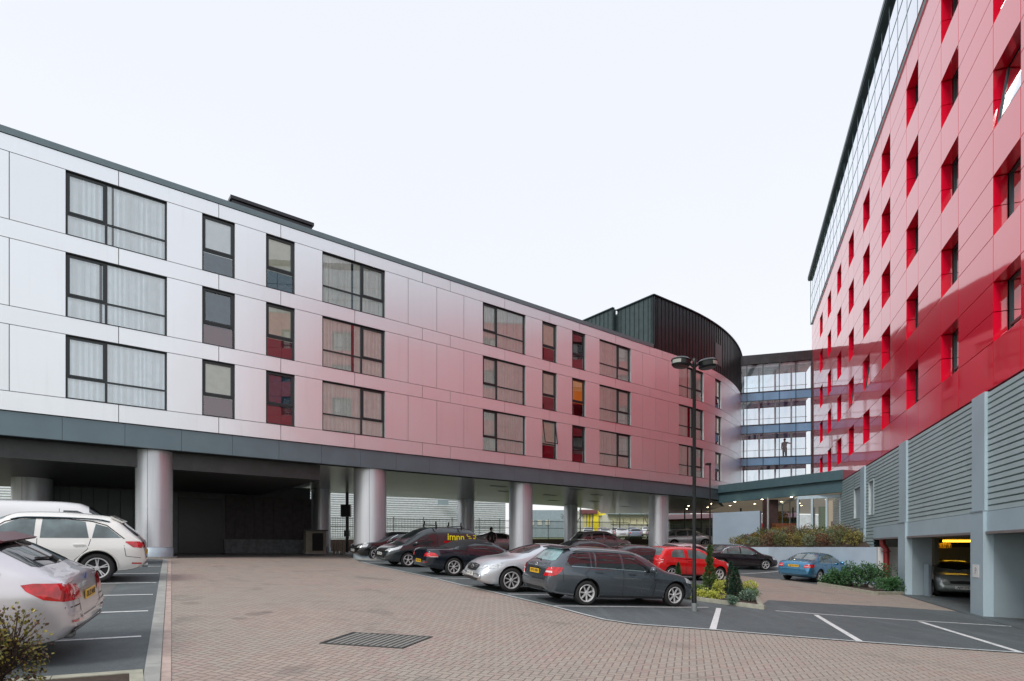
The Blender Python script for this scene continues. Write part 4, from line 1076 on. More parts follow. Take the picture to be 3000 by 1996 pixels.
class Car:
    """body shell as a loft: x forward from the tail, y left, z up, from profile curves"""
    def __init__(s, L, W, top, belt, bot, wb, rearx, wr=.33, tum=.30, endr=.55, endf=.75, plan=.80, hood=2.3, **kw):
        s.L, s.W = L, W/2; s.T = pchip(top); s.B = pchip(belt); s.O = pchip(bot)
        s.ra = rearx; s.fa = rearx+wb; s.wr = wr; s.tum = tum; s.endr = endr; s.endf = endf; s.plan = plan; s.kw = kw
        xs = set([round(v, 4) for v in np.arange(0, L, .055)])
        for k in range(9): xs |= {round(.055*(k/9)**2, 4), round(L-.055*(k/9)**2, 4)}
        for p in top+belt: xs.add(round(p[0], 4))
        s.xs = sorted(x for x in xs if 0 <= x <= L)
        s.xs = [s.xs[0]]+[b for a, b in zip(s.xs[:-1], s.xs[1:]) if b-a > .002]
        s.tabs = {}
    def w(s, x):
        def e(d, r, lo, p):
            if d >= r: return 1.0
            q = 1-d/r; return lo+(1-lo)*(1-q**p)**(1/p) if q < 1 else lo
        return s.W*e(x, s.endr, s.plan-.04, 2.3)*e(s.L-x, s.endf, s.plan-.1, 2.2)
    def sec(s, x):
        if x in s.tabs: return s.tabs[x]
        w = s.w(x); zo, zb, zt = s.O(x), s.B(x), s.T(x)
        zb = min(zb, zt-.012)
        pts = [(0, zo), (w*.80, zo), (w*.91, zo+.02)]
        for t, k in ((.12, .955), (.24, .975), (.36, .985), (.48, .996), (.60, 1.0), (.70, .998), (.79, .992), (.86, .975), (.93, .962), (1, .945)):
            pts.append((w*k, zo+(zb-zo)*t))
        h = zt-zb; ye = w*.945
        c = min(1, max(0, (h-.10)/.25)); n = 2.5+1.6*c; m = 2.2+1.0*c
        for i in range(1, 15):
            a = (i/14)*math.pi/2
            yy = math.cos(a)**(2/n); zz = math.sin(a)**(2/m)
            zq = h*zz; y = ye*yy*(1-s.tum*zq*1.0) if c > 0 else ye*yy*(1-s.tum*zq)
            pts.append((max(0, y) if i < 14 else 0, zb+zq))
        s.tabs[x] = pts; return pts
    def Y(s, x, z):
        p = s.sec(round(x, 4)); 
        for i in range(2, len(p)-1):
            if p[i][1] <= z <= p[i+1][1] and p[i+1][1] > p[i][1]:
                t = (z-p[i][1])/(p[i+1][1]-p[i][1]); return p[i][0]+(p[i+1][0]-p[i][0])*t
        return 0.0 if z > p[-1][1] else p[2][0]
    def Zt(s, x, y):
        p = s.sec(round(x, 4)); y = abs(y)
        for i in range(len(p)-1, 11, -1):
            if p[i][0] <= y <= p[i-1][0]:
                t = (y-p[i][0])/max(1e-6, p[i-1][0]-p[i][0]); return p[i][1]+(p[i-1][1]-p[i][1])*t
        return p[12][1]
    def Xe(s, y, z, end):
        """x of the tail (0) or nose (1) surface at a given y, z"""
        y = abs(y); a = 0.0; b = s.L*.42
        f = (lambda q: q) if end == 0 else (lambda q: s.L-q)
        def ins(q):
            x = f(q); sc = s.sec(round(x, 4)); return sc[0][1]-.02 <= z <= s.Zt(x, y) and s.Y(x, min(z, sc[-1][1])) >= y-1e-4
        st = 0.0
        while st < b and not ins(st): st += .03
        if st == 0: return f(0)
        a, b = max(0, st-.03), st
        for _ in range(9):
            m = (a+b)/2
            if ins(m): b = m
            else: a = m
        return f(b)
    def shell(s, name, mats, parent, loc):
        b = MB(); N = len(s.sec(s.xs[0])); vs = []; rows = []
        for x in s.xs:
            p = s.sec(x); r = [(x, y, z) for y, z in p]+[(x, -y, z) for y, z in p[-2:0:-1]]
            rows.append(len(vs)); vs += r
        n = len(p)*2-2; fs = []
        for a, c in zip(rows[:-1], rows[1:]):
            for k in range(n): fs.append((a+k, a+(k+1) % n, c+(k+1) % n, c+k))
        b.add(vs, fs, 0, True); b.add(vs[:n], [tuple(range(n))], 0, True); b.add(vs[-n:], [tuple(range(n))[::-1]], 0, True)
        me = bpy.data.meshes.new(name); me.from_pydata(b.v, [], b.f)
        bm = bmesh.new(); bm.from_mesh(me); bmesh.ops.remove_doubles(bm, verts=bm.verts, dist=.0004); bmesh.ops.recalc_face_normals(bm, faces=bm.faces)
        bm.to_mesh(me); bm.free(); me.materials.append(mats[0]); me.materials.append(M['alloyd'])
        me.polygons.foreach_set('use_smooth', [True]*len(me.polygons))
        o = bpy.data.objects.new(name, me); COL.objects.link(o)
        # wheel arches
        cb = MB(); R_ = s.wr+.055
        for ax in (s.ra, s.fa):
            for sy in (1, -1):
                y0, y1 = (s.W-.30)*sy, (s.W+.2)*sy
                cb.lathe([(0, y0), (R_, y0), (R_, y1), (0, y1)] if sy > 0 else [(0, y1), (R_, y1), (R_, y0), (0, y0)], 40, (ax, 0, s.wr+.015), ((1, 0, 0), (0, 0, 1), (0, 1, 0)), mi=1, sm=False)
        cm = bpy.data.meshes.new('cut'); cm.from_pydata(cb.v, [], cb.f)
        bm = bmesh.new(); bm.from_mesh(cm); bmesh.ops.remove_doubles(bm, verts=bm.verts, dist=1e-5); bmesh.ops.recalc_face_normals(bm, faces=bm.faces); bm.to_mesh(cm); bm.free()
        cm.materials.append(mats[0]); cm.materials.append(M['alloyd'])
        for p_ in cm.polygons: p_.material_index = 1
        co_ = bpy.data.objects.new('cut', cm); COL.objects.link(co_)
        md = o.modifiers.new('arch', 'BOOLEAN'); md.operation = 'DIFFERENCE'; md.object = co_; md.solver = 'EXACT'; md.material_mode = 'TRANSFER'
        bpy.context.view_layer.update()
        dg = bpy.context.evaluated_depsgraph_get(); nm = bpy.data.meshes.new_from_object(o.evaluated_get(dg))
        if len(nm.polygons) > 100: o.modifiers.clear(); old = o.data; o.data = nm
        else: o.modifiers.clear()
        nm.set_sharp_from_angle(angle=R(38))
        bpy.data.objects.remove(co_)
        o.parent = parent
        return o
    # ---- patches lying just proud of the shell
    def _clip(s, poly, step):
        bm = bmesh.new(); vs = [bm.verts.new((p[0], p[1], 0)) for p in poly]
        for t in tessellate_polygon([[Vector((p[0], p[1], 0)) for p in poly]]):
            try: bm.faces.new([vs[i] for i in t])
            except ValueError: pass
        for a in (0, 1):
            lo = min(p[a] for p in poly); hi = max(p[a] for p in poly); k = math.ceil(lo/step)*step
            while k < hi:
                co = [0, 0, 0]; no = [0, 0, 0]; co[a] = k; no[a] = 1
                bmesh.ops.bisect_plane(bm, geom=bm.verts[:]+bm.edges[:]+bm.faces[:], plane_co=co, plane_no=no); k += step
        bm.verts.index_update()
        V = [(v.co.x, v.co.y) for v in bm.verts]; Fc = [[v.index for v in f.verts] for f in bm.faces]; bm.free()
        return V, Fc
    def patch(s, b, kind, poly, sides=(1, -1), mi=0, off=.006, step=.07):
        V, Fc = s._clip(poly, step)
        for sd_ in sides:
            vs = []
            for p, q in V:
                if kind == 'side': vs.append((p, (s.Y(p, q)+off)*sd_, q))
                elif kind == 'top': vs.append((p, q*sd_, s.Zt(p, q)+off))
                elif kind == 'rear': vs.append((s.Xe(p, q, 0)-off, p*sd_, q))
                elif kind == 'front': vs.append((s.Xe(p, q, 1)+off, p*sd_, q))
            b.add(vs, Fc, mi, True)
    def line(s, b, kind, pts, wdt=.012, sides=(1, -1), mi=0, off=.004):
        for (a, c) in zip(pts[:-1], pts[1:]):
            d = Vector((c[0]-a[0], c[1]-a[1])); 
            if d.length < 1e-5: continue
            d.normalize(); n = Vector((-d.y, d.x))*wdt/2
            s.patch(b, kind, [(a[0]-n.x, a[1]-n.y), (c[0]-n.x, c[1]-n.y), (c[0]+n.x, c[1]+n.y), (a[0]+n.x, a[1]+n.y)], sides, mi, off, .10)
def wheel(parent, x, y, r, wdt, style, sy, rim=None):
    b = MB(); rr = r*.70
    ax = ((1, 0, 0), (0, 0, 1), (0, sy, 0))
    h = wdt/2
    b.lathe([(rr-.01, -h), (r-.03, -h), (r-.008, -h+.02), (r, -h+.045), (r, h-.045), (r-.008, h-.02), (r-.03, h), (rr+.012, h-.004), (rr, h-.012)], 40, (x, y, r), ax)
    t = b.build('wheel', M['tyre'], None, auto=50); t.parent = parent
    b = MB(); c = Vector((x, y, r)); ay = Vector((0, sy, 0))
    b.lathe([(rr+.004, h-.012), (rr-.004, h-.004), (rr-.022, h-.008), (rr-.03, h-.03), (rr-.03, -h)], 40, (x, y, r), ax)
    b.lathe([(0, h-.09), (rr-.03, h-.09)], 24, (x, y, r), ax, mi=1)
    b.lathe([(0, h-.018), (.045, h-.02), (.06, h-.05)], 20, (x, y, r), ax)
    n, tw, sw = style
    for k in range(n):
        a = 2*math.pi*k/n+.3
        for q in ((-tw, tw) if tw else (0,)):
            e0 = Vector((math.cos(a+q*.4), 0, math.sin(a+q*.4))); e1 = Vector((math.cos(a+q), 0, math.sin(a+q)))
            n0 = ay.cross(e1)
            p0, p1 = c+e0*.03+ay*(h-.035), c+e1*(rr-.018)+ay*(h-.018)
            w0, w1 = sw*.75, sw*.6
            v = [p0-n0*w0/2, p1-n0*w1/2, p1+n0*w1/2, p0+n0*w0/2]
            b.hexa([u-ay*.03 for u in v]+[u for u in v])
    rm = b.build('rim', [rim or M['alloy'], M['alloyd']], None, auto=35); rm.parent = t
    return t
PLATE_N = [0]
def add_plate(root, cx, z, x, facing, front, text, tilt=0.0):
    nm = thing_part('number_plate', root)
    b = MB(); b.box((0, 0, 0), (.52, .012, .112)); me_o = b.build('number_plate', M['plate_w'] if front else M['plate_y'])
    bpy.data.objects.remove(nm)
    me_o.parent = root; me_o.location = (x, cx, z)
    me_o.rotation_euler = (0, 0, R(90)) if facing > 0 else (0, 0, R(-90))
    tx = bpy.data.objects.new('lettering', text_mesh(text, .098, 'lettering', M['ctrim'], .001, .002)); COL.objects.link(tx)
    tx.parent = me_o; tx.location = (0, -.0075, 0); tx.rotation_euler = (R(90), 0, 0); 
    return me_o
def thing_part(n, p):
    o = bpy.data.objects.new(n, None); COL.objects.link(o); o.parent = p; return o
def build_car(spec, name, label, cat, paint_m, plate='YK60 WUX', group=None, glass_m=None, lod=2):
    C = spec['car']; root = thing(name, label, cat, (0, 0, 0), group)
    body = C.shell('body', [paint_m], root, None)
    gm = glass_m or M['cglass']
    def P(nm, mats, fn, parent=None):
        b = MB(); fn(b)
        if not b.v: return None
        o = b.build(nm, mats); o.parent = parent or root; return o
    # glazing
    for poly in spec['side_glass']:
        for sd_ in (1, -1): P('side_window', gm, lambda b: C.patch(b, 'side', poly, (sd_,), 0, .005))
    if spec.get('surround') and lod > 1:
        P('window_surround', spec.get('surround_m', M['ctrim']), lambda b: C.line(b, 'side', spec['surround'], .022, off=.008))
    for key, nm in (('windscreen', 'windscreen'), ('rear_glass', 'rear_window')):
        if key in spec:
            poly = spec[key]; full = poly+[(x, -y) for x, y in poly[::-1]]
            P(nm, spec.get('rear_m', gm) if key == 'rear_glass' else gm, lambda b: C.patch(b, 'top', full, (1,), 0, .006, .06))
    # lamps
    def lamps(nm, rp, sp, mt, kr, extra=None):
        for sd_ in (1, -1):
            def f(b):
                if rp: C.patch(b, kr, rp, (sd_,), 0, .007, .04)
                if sp: C.patch(b, 'side', sp, (sd_,), 0, .008, .04)
                for e in (extra or []): C.patch(b, e[0], e[1], (sd_,), 1, .011, .04)
            P(nm, [mt, M['tailw']], f)
    if 'tail_r' in spec or 'tail_s' in spec: lamps('tail_lamp', spec.get('tail_r'), spec.get('tail_s'), M['tail'], 'rear', spec.get('tail_x'))
    if 'head_f' in spec or 'head_s' in spec: lamps('headlamp', spec.get('head_f'), spec.get('head_s'), M['head'], 'front')
    for nm, kind, poly, mt in spec.get('patches', []):
        pl = poly if kind == 'side' else poly+[(-y, z) for y, z in poly[::-1]]
        if kind == 'side': 
            for sd_ in (1, -1): P(nm, mt, lambda b: C.patch(b, 'side', pl, (sd_,), 0, .009))
        else: P(nm, mt, lambda b: C.patch(b, kind, pl, (1,), 0, .010, .05))
    if lod > 0:
        def seams(b):
            for q in spec.get('seams', []): C.line(b, 'side', q, .011, off=.003)
            for q in spec.get('seams_r', []): C.line(b, 'rear', q, .011, off=.004)
            for q in spec.get('seams_f', []): C.line(b, 'front', q, .011, off=.004)
        P('panel_gap', M['seamc'], seams)
        for hx, hz in spec.get('handles', []):
            for sd_ in (1, -1):
                def hnd(b):
                    y = (C.Y(hx, hz)+.018)*sd_; b.bar((hx-.11, y, hz+.006), (hx+.11, y, hz-.004), .028, .03)
                P('door_handle', spec.get('handle_m', paint_m), hnd)
        mx, mz = spec.get('mirror', (None, None))
        if mx:
            for sd_ in (1, -1):
                def mir(b):
                    y0 = C.Y(mx, mz); c = Vector((mx-.02, (y0+.14)*sd_, mz+.03))
                    b.lathe([(.0, -.11), (.045, -.105), (.075, -.07), (.085, 0), (.075, .06), (.04, .10), (0, .105)], 14, c, ((1, 0, 0), (0, 0, 1), (0, 1, 0)))
                    b.bar((mx, (y0-.01)*sd_, mz-.03), (mx, (y0+.08)*sd_, mz), .05, .03)
                P('wing_mirror', spec.get('mirror_m', paint_m), mir)
    # lower black sill, valance
    P('sill_trim', M['ctrim'], lambda b: C.patch(b, 'side', [(C.ra+C.wr+.07, C.O(C.L/2)+.025), (C.fa-C.wr-.07, C.O(C.L/2)+.025), (C.fa-C.wr-.07, C.O(C.L/2)+.075), (C.ra+C.wr+.07, C.O(C.L/2)+.075)], (1, -1), 0, .004))
    st = spec.get('wheel', (5, 0, .07))
    for ax in (C.ra, C.fa):
        for sy in (1, -1): wheel(root, ax, sy*(C.W-.125), C.wr, .215, st, sy, spec.get('rim'))
    if 'plate_r' in spec: 
        z, x = spec['plate_r']; add_plate(root, 0, z, C.Xe(0, z, 0)-.016, -1, False, plate)
    if 'plate_f' in spec:
        z, x = spec['plate_f']; add_plate(root, 0, z, C.Xe(0, z, 1)+.022, 1, True, plate)
    if spec.get('rails') and lod > 1:
        def rl(b):
            x0, x1, yk = spec['rails']
            for sd_ in (1, -1):
                pts = []; n = 14
                for k in range(n+1):
                    x = x0+(x1-x0)*k/n; zt = C.Zt(x, C.W*yk); e = min(1, min(k, n-k)/1.5)
                    pts.append((x, C.W*yk*sd_, zt+.012+.038*e))
                b.tube(pts, .017, 8)
        P('roof_rail', spec.get('rail_m', M['steel']), rl)
    for fn in spec.get('extra', []): fn(C, root, paint_m, P)
    return root
def place(root, C, p, heading, wheel_='rear', side=1):
    """put the contact of one wheel at ground point p, nose towards heading, standing on the slope"""
    h = Vector((heading[0], heading[1])).normalized(); lf = Vector((-h.y, h.x))
    wx = C.ra if wheel_ == 'rear' else C.fa; wy = side*(C.W-.02)
    o2 = Vector((p[0], p[1]))-h*wx-lf*wy          # tail centre on plan
    def gp(x, y): q = o2+h*x+lf*y; return Vector((q.x, q.y, g(q.x, q.y)+.006))
    a, b_, c, d = gp(C.ra, C.W), gp(C.ra, -C.W), gp(C.fa, C.W), gp(C.fa, -C.W)
    X = ((c+d)-(a+b_)).normalized(); Yv = ((a+c)-(b_+d)); Z = X.cross(Yv).normalized(); Yv = Z.cross(X).normalized()
    org = (a+b_)/2-X*C.ra
    root.matrix_world = Matrix((X, Yv, Z)).transposed().to_4x4()
    root.location = org; root.rotation_euler = Matrix((X, Yv, Z)).transposed().to_euler(); root.scale = (1, 1, 1)

def lens(x0, x1, y0, y1): return [(x0, y0), (x1, y0), (x1, y1), (x0, y1)]
# ---- estate
est = Car(4.61, 1.79, [(0, .70), (.05, .93), (.12, 1.03), (.30, 1.18), (.62, 1.42), (.85, 1.465), (1.7, 1.49), (2.5, 1.46), (2.85, 1.38), (3.35, 1.12), (3.62, .985), (4.1, .90), (4.42, .78), (4.55, .66), (4.61, .52)],
          [(0, .62), (.1, .93), (.4, .975), (1.5, .955), (3.3, .90), (4.0, .83), (4.4, .70), (4.61, .48)],
          [(0, .42), (.15, .30), (.6, .24), (1.0, .20), (3.6, .19), (4.2, .20), (4.5, .24), (4.61, .34)], 2.76, 1.10, .318, .34)
def estx(C, root, pm, P):
    P('belt_chrome', M['chrome'], lambda b: C.line(b, 'side', [(.62, .985), (1.6, .965), (2.6, .935), (3.22, .905)], .02, off=.010))
    P('plate_chrome', M['chrome'], lambda b: b.bar((C.Xe(0, .86, 0)-.02, -.34, .905), (C.Xe(0, .86, 0)-.02, .34, .905), .02, .02))
    P('badge', M['chrome'], lambda b: b.lathe([(.045, 0), (.05, .01), (.055, 0)], 20, (C.Xe(0, .96, 0)-.012, 0, .965), ((0, 1, 0), (0, 0, 1), (-1, 0, 0))))
    P('spoiler', pm, lambda b: b.hexa([(.50, -.56, 1.385), (.72, -.58, 1.43), (.72, .58, 1.43), (.50, .56, 1.385), (.47, -.56, 1.41), (.72, -.58, 1.462), (.72, .58, 1.462), (.47, .56, 1.41)]))
    P('wiper', M['ctrim'], lambda b: (b.bar((.18, .0, 1.09), (.20, .34, 1.10), .02, .025), b.tube([(.16, 0, 1.07), (.19, 0, 1.10)], .03)))
    P('bumper_crease', pm, lambda b: C.line(b, 'rear', [(-.80, .60), (-.45, .585), (0, .58), (.45, .585), (.80, .60)], .03, (1,), off=.018))
    P('diffuser', M['ctrim'], lambda b: C.patch(b, 'rear', [(-.5, .33), (.5, .33), (.46, .42), (-.46, .42)], (1,), 0, .008))
EST = dict(car=est, rear_m=mat('sky painted rear glass', (.16, .30, .31), .04, 0, var=.5, scale=2.5, coat=1), side_glass=[[(.44, 1.005), (1.17, .99), (1.17, 1.345), (.82, 1.35), (.62, 1.27)], [(1.22, .988), (1.30, .986), (1.30, 1.35), (1.22, 1.348)], [(1.33, .985), (2.12, .965), (2.10, 1.36), (1.33, 1.355)], [(2.19, .963), (3.12, .925), (2.88, 1.10), (2.62, 1.27), (2.42, 1.335), (2.18, 1.358)]],  # rear window's cyan is sky reflection put into the glass colour
    windscreen=[(3.42, .0), (3.30, .56), (3.16, .66), (2.70, .50), (2.60, .30), (2.58, 0)], rear_glass=[(.17, 0), (.20, .55), (.26, .64), (.56, .52), (.56, 0)],
    tail_r=[(.55, .70), (.80, .72), (.86, .80), (.86, .93), (.63, .93)], tail_s=[(.10, .72), (.18, .74), (.34, .86), (.38, .945), (.10, .945)], tail_x=[('rear', [(.60, .80), (.83, .80), (.84, .845), (.62, .845)])],
    head_f=[(.48, .60), (.80, .64), (.80, .74), (.52, .70)], head_s=[(4.22, .66), (4.48, .62), (4.40, .74), (4.15, .80)],
    patches=[('grille', 'front', [(.0, .55), (.40, .55), (.42, .68), (0, .70)], M['ctrim'])],
    seams=[[(1.24, .25), (1.22, .60), (1.0, .80), (1.19, .98)], [(2.16, .25), (2.16, .96)], [(3.12, .25), (3.18, .60), (3.12, .92)], [(.36, .945), (.40, .60)]],
    seams_r=[[(-.60, .62), (-.60, .93)], [(.60, .62), (.60, .93)], [(-.6, .62), (.6, .62)]],
    handles=[(1.42, .86), (2.42, .84)], mirror=(3.02, .95), wheel=(7, 0, .055), plate_r=(.80, 0), rails=(.75, 2.65, .70), extra=[estx])
# ---- compact SUV
suv = Car(4.39, 1.83, [(0, .62), (.05, .95), (.12, 1.06), (.45, 1.38), (.62, 1.54), (.9, 1.60), (1.8, 1.65), (2.5, 1.62), (2.8, 1.50), (3.3, 1.24), (3.5, 1.10), (4.0, 1.0), (4.28, .85), (4.39, .60)],
          [(0, .60), (.1, .98), (.5, 1.03), (1.6, 1.02), (3.2, 1.0), (3.9, .93), (4.3, .74), (4.39, .55)],
          [(0, .50), (.12, .36), (.5, .27), (1, .25), (3.4, .25), (4.0, .26), (4.3, .34), (4.39, .42)], 2.60, .97, .35, .34)
def suvx(C, root, pm, P):
    P('wheel_arch_trim', mat('soft white arch', (.60, .60, .57), .4), lambda b: [b.tube([(a+(C.wr+.07)*math.cos(t), (C.Y(max(.03, a+(C.wr+.07)*math.cos(t)), max(.32, C.wr+(C.wr+.07)*math.sin(t)))-.004)*sd_, C.wr+.015+(C.wr+.07)*math.sin(t)) for t in [math.pi*k/16 for k in range(17)]], .022, 6) for a in (C.ra, C.fa) for sd_ in (1, -1)] and None)
    P('reflector', M['tail'], lambda b: C.line(b, 'side', [(.08, .46), (.28, .47)], .035, off=.008))
    P('spoiler', pm, lambda b: b.hexa([(.50, -.58, 1.43), (.74, -.6, 1.55), (.74, .6, 1.55), (.50, .58, 1.43), (.46, -.58, 1.45), (.74, -.6, 1.60), (.74, .6, 1.60), (.46, .58, 1.45)]))
    P('exhaust', M['steel'], lambda b: b.lathe([(.05, -.02), (.05, .1)], 16, (.06, .5, .40), ((0, 1, 0), (0, 0, 1), (-1, 0, 0))))
SUV = dict(car=suv, side_glass=[[(.50, 1.08), (1.08, 1.065), (1.02, 1.40), (.78, 1.33)], [(1.14, 1.065), (2.05, 1.05), (2.03, 1.49), (1.42, 1.47), (1.22, 1.44)], [(2.16, 1.05), (3.05, 1.04), (2.72, 1.34), (2.5, 1.45), (2.15, 1.49)]],
    surround=[(.44, 1.06), (.80, 1.37), (1.1, 1.455), (1.6, 1.50), (2.4, 1.495), (2.7, 1.40), (3.12, 1.04)],
    windscreen=[(3.38, 0), (3.25, .58), (3.1, .68), (2.74, .55), (2.64, 0)], rear_glass=[(.16, 0), (.19, .58), (.24, .66), (.50, .55), (.52, 0)],
    tail_r=[(.40, .86), (.78, .84), (.86, .98), (.42, .98)], tail_s=[(.08, .84), (.26, .86), (.42, .98), (.40, 1.0), (.08, 1.0)],
    head_f=[(.45, .70), (.8, .72), (.8, .86), (.5, .80)], head_s=[(4.0, .78), (4.24, .72), (4.18, .86), (3.9, .92)],
    patches=[('grille', 'front', [(0, .46), (.30, .46), (.42, .66), (.38, .82), (0, .84)], M['ctrim'])],
    seams=[[(1.42, .3), (1.40, .55), (1.16, .80), (1.10, 1.04)], [(2.1, .3), (2.1, 1.04)], [(3.05, .3), (3.10, .7), (3.06, 1.0)], [(.44, .90), (.40, .64), (.1, .60)]],
    handles=[(1.32, .90), (2.28, .90)], mirror=(3.0, 1.08), wheel=(5, .13, .035), plate_r=(.72, 0), plate_f=(.55, 0), rails=(.75, 2.6, .72), rail_m=mat('dark blue roof rail', (.03, .06, .08), .3, .5), extra=[suvx])
# ---- saloon
sal = Car(4.60, 1.78, [(0, .62), (.05, .92), (.13, 1.00), (.55, 1.075), (.75, 1.11), (1.35, 1.37), (1.65, 1.42), (2.15, 1.445), (2.6, 1.42), (2.95, 1.33), (3.45, 1.07), (3.65, .97), (4.15, .87), (4.45, .74), (4.60, .52)],
          [(0, .58), (.10, .88), (.4, .965), (1.2, .96), (2.2, .935), (3.4, .89), (4.1, .80), (4.45, .66), (4.60, .48)],
          [(0, .40), (.15, .29), (.6, .22), (1.0, .19), (3.6, .19), (4.2, .20), (4.5, .25), (4.60, .34)], 2.74, 1.0, .32, .36)
SAL = dict(car=sal, side_glass=[[(.98, 1.00), (1.32, .99), (1.32, 1.26), (1.20, 1.21)], [(1.37, .99), (2.10, .975), (2.10, 1.345), (1.62, 1.325), (1.37, 1.275)], [(2.18, .972), (3.12, .93), (2.82, 1.16), (2.55, 1.29), (2.18, 1.345)]],
    surround=[(.90, .985), (1.20, 1.225), (1.5, 1.32), (2.1, 1.365), (2.5, 1.33), (2.85, 1.17), (3.2, .925), (2.0, .965), (.90, .985)], surround_m=M['chrome'],
    windscreen=[(3.52, 0), (3.40, .55), (3.25, .66), (2.82, .52), (2.70, .25), (2.68, 0)], rear_glass=[(.70, 0), (.76, .58), (.85, .66), (1.28, .54), (1.34, .25), (1.35, 0)],
    tail_r=[(.50, .72), (.80, .74), (.86, .88), (.56, .90)], tail_s=[(.10, .74), (.30, .78), (.38, .90), (.10, .90)], tail_x=[('rear', [(.54, .775), (.80, .785), (.82, .81), (.55, .80)])],
    head_f=[(.45, .58), (.80, .62), (.80, .74), (.50, .68)], head_s=[(4.20, .64), (4.46, .62), (4.38, .74), (4.10, .80)],
    patches=[('grille', 'front', [(0, .50), (.36, .50), (.40, .64), (0, .66)], M['ctrim'])],
    seams=[[(1.36, .25), (1.34, .60), (1.12, .80), (1.16, .97)], [(2.14, .25), (2.14, .96)], [(3.12, .25), (3.18, .6), (3.12, .91)]],
    seams_r=[[(-.55, .62), (-.55, .90)], [(.55, .62), (.55, .90)], [(-.55, .62), (.55, .62)]],
    handles=[(1.52, .86), (2.42, .84)], mirror=(3.05, .95), wheel=(5, .10, .035), plate_r=(.80, 0), plate_f=(.44, 0))
# ---- sporty big saloon (silver), nose first in the photo
sin_ = Car(4.95, 1.85, [(0, .66), (.06, .94), (.15, 1.02), (.7, 1.10), (.95, 1.14), (1.5, 1.37), (1.85, 1.43), (2.4, 1.45), (2.8, 1.42), (3.1, 1.34), (3.65, 1.13), (3.85, 1.05), (4.35, .97), (4.72, .83), (4.88, .68), (4.95, .52)],
          [(0, .6), (.12, .9), (.5, .99), (1.6, .98), (3.0, .95), (3.7, .94), (4.2, .90), (4.6, .74), (4.95, .46)],
          [(0, .40), (.2, .28), (.7, .22), (1.2, .19), (3.9, .19), (4.5, .20), (4.8, .24), (4.95, .32)], 2.90, 1.10, .355, .35)
def inx(C, root, pm, P):
    P('badge', M['chrome'], lambda b: b.lathe([(.03, 0), (.075, .012), (.085, 0)], 20, (C.Xe(0, .66, 1)+.02, 0, .67), ((0, 1.3, 0), (0, 0, .8), (1, 0, 0))))
    P('fog_lamp', M['chrome'], lambda b: [b.lathe([(0, .0), (.05, .01), (.07, .03), (.085, .0)], 18, (C.Xe(.68, .40, 1)-.01, .68*sd_, .41), ((0, 1, 0), (0, 0, 1), (1, 0, 0))) for sd_ in (1, -1)] and None)
    P('grille_bar', M['chrome'], lambda b: [C.line(b, 'front', [(-.34, z), (0, z-.01), (.34, z)], .010, (1,), off=.018) for z in (.60, .64, .68, .72)] and None)
INF = dict(car=sin_, side_glass=[[(1.15, 1.02), (1.5, 1.01), (1.5, 1.30), (1.36, 1.25)], [(1.56, 1.01), (2.3, 1.0), (2.3, 1.39), (1.85, 1.375), (1.56, 1.32)], [(2.38, .998), (3.32, .975), (3.0, 1.20), (2.72, 1.33), (2.38, 1.39)]],
    surround=[(1.1, 1.01), (1.36, 1.26), (1.7, 1.36), (2.3, 1.41), (2.7, 1.37), (3.0, 1.22), (3.4, .965), (1.1, 1.01)], surround_m=M['chrome'],
    windscreen=[(3.72, 0), (3.58, .58), (3.42, .68), (2.98, .55), (2.86, .25), (2.84, 0)], rear_glass=[(.92, 0), (1.0, .58), (1.08, .66), (1.45, .55), (1.5, 0)],
    tail_r=[(.5, .74), (.82, .76), (.88, .9), (.56, .92)], tail_s=[(.1, .76), (.32, .8), (.4, .92), (.1, .92)],
    head_f=[(.50, .63), (.80, .67), (.86, .80), (.60, .73)], head_s=[(4.40, .70), (4.72, .66), (4.64, .78), (4.28, .87)],
    patches=[('grille', 'front', [(0, .55), (.38, .57), (.46, .68), (.42, .74), (0, .77)], M['ctrim']), ('lower_intake', 'front', [(0, .27), (.50, .27), (.60, .36), (0, .37)], M['ctrim'])],
    seams=[[(1.5, .25), (1.5, .6), (1.28, .82), (1.3, 1.0)], [(2.34, .25), (2.34, 1.0)], [(3.3, .25), (3.36, .6), (3.3, .96)]], seams_f=[[(-.84, .50), (-.5, .47), (.5, .47), (.84, .50)]],
    handles=[(1.68, .9), (2.6, .88)], mirror=(3.25, 1.0), wheel=(8, .06, .022), plate_f=(.46, 0), plate_r=(.8, 0), extra=[inx])
# ---- hatchback
hat = Car(4.02, 1.70, [(0, .62), (.05, .92), (.12, 1.02), (.22, 1.20), (.40, 1.37), (.62, 1.43), (1.5, 1.46), (2.1, 1.44), (2.45, 1.36), (2.95, 1.11), (3.15, .99), (3.65, .90), (3.90, .74), (4.02, .52)],
          [(0, .58), (.1, .93), (.5, .965), (1.8, .945), (3.0, .91), (3.5, .84), (3.85, .66), (4.02, .47)],
          [(0, .42), (.12, .30), (.5, .22), (.9, .20), (3.1, .20), (3.7, .22), (3.95, .28), (4.02, .35)], 2.51, .68, .305, .30)
def hax(C, root, pm, P):
    P('aerial', M['ctrim'], lambda b: b.tube([(.55, 0, 1.42), (.30, .0, 1.62)], .006, 5))
    P('fuel_flap', M['seamc'], lambda b: C.line(b, 'side', [(.40, .72), (.52, .72), (.52, .84), (.40, .84), (.40, .72)], .008, (-1,), off=.004))
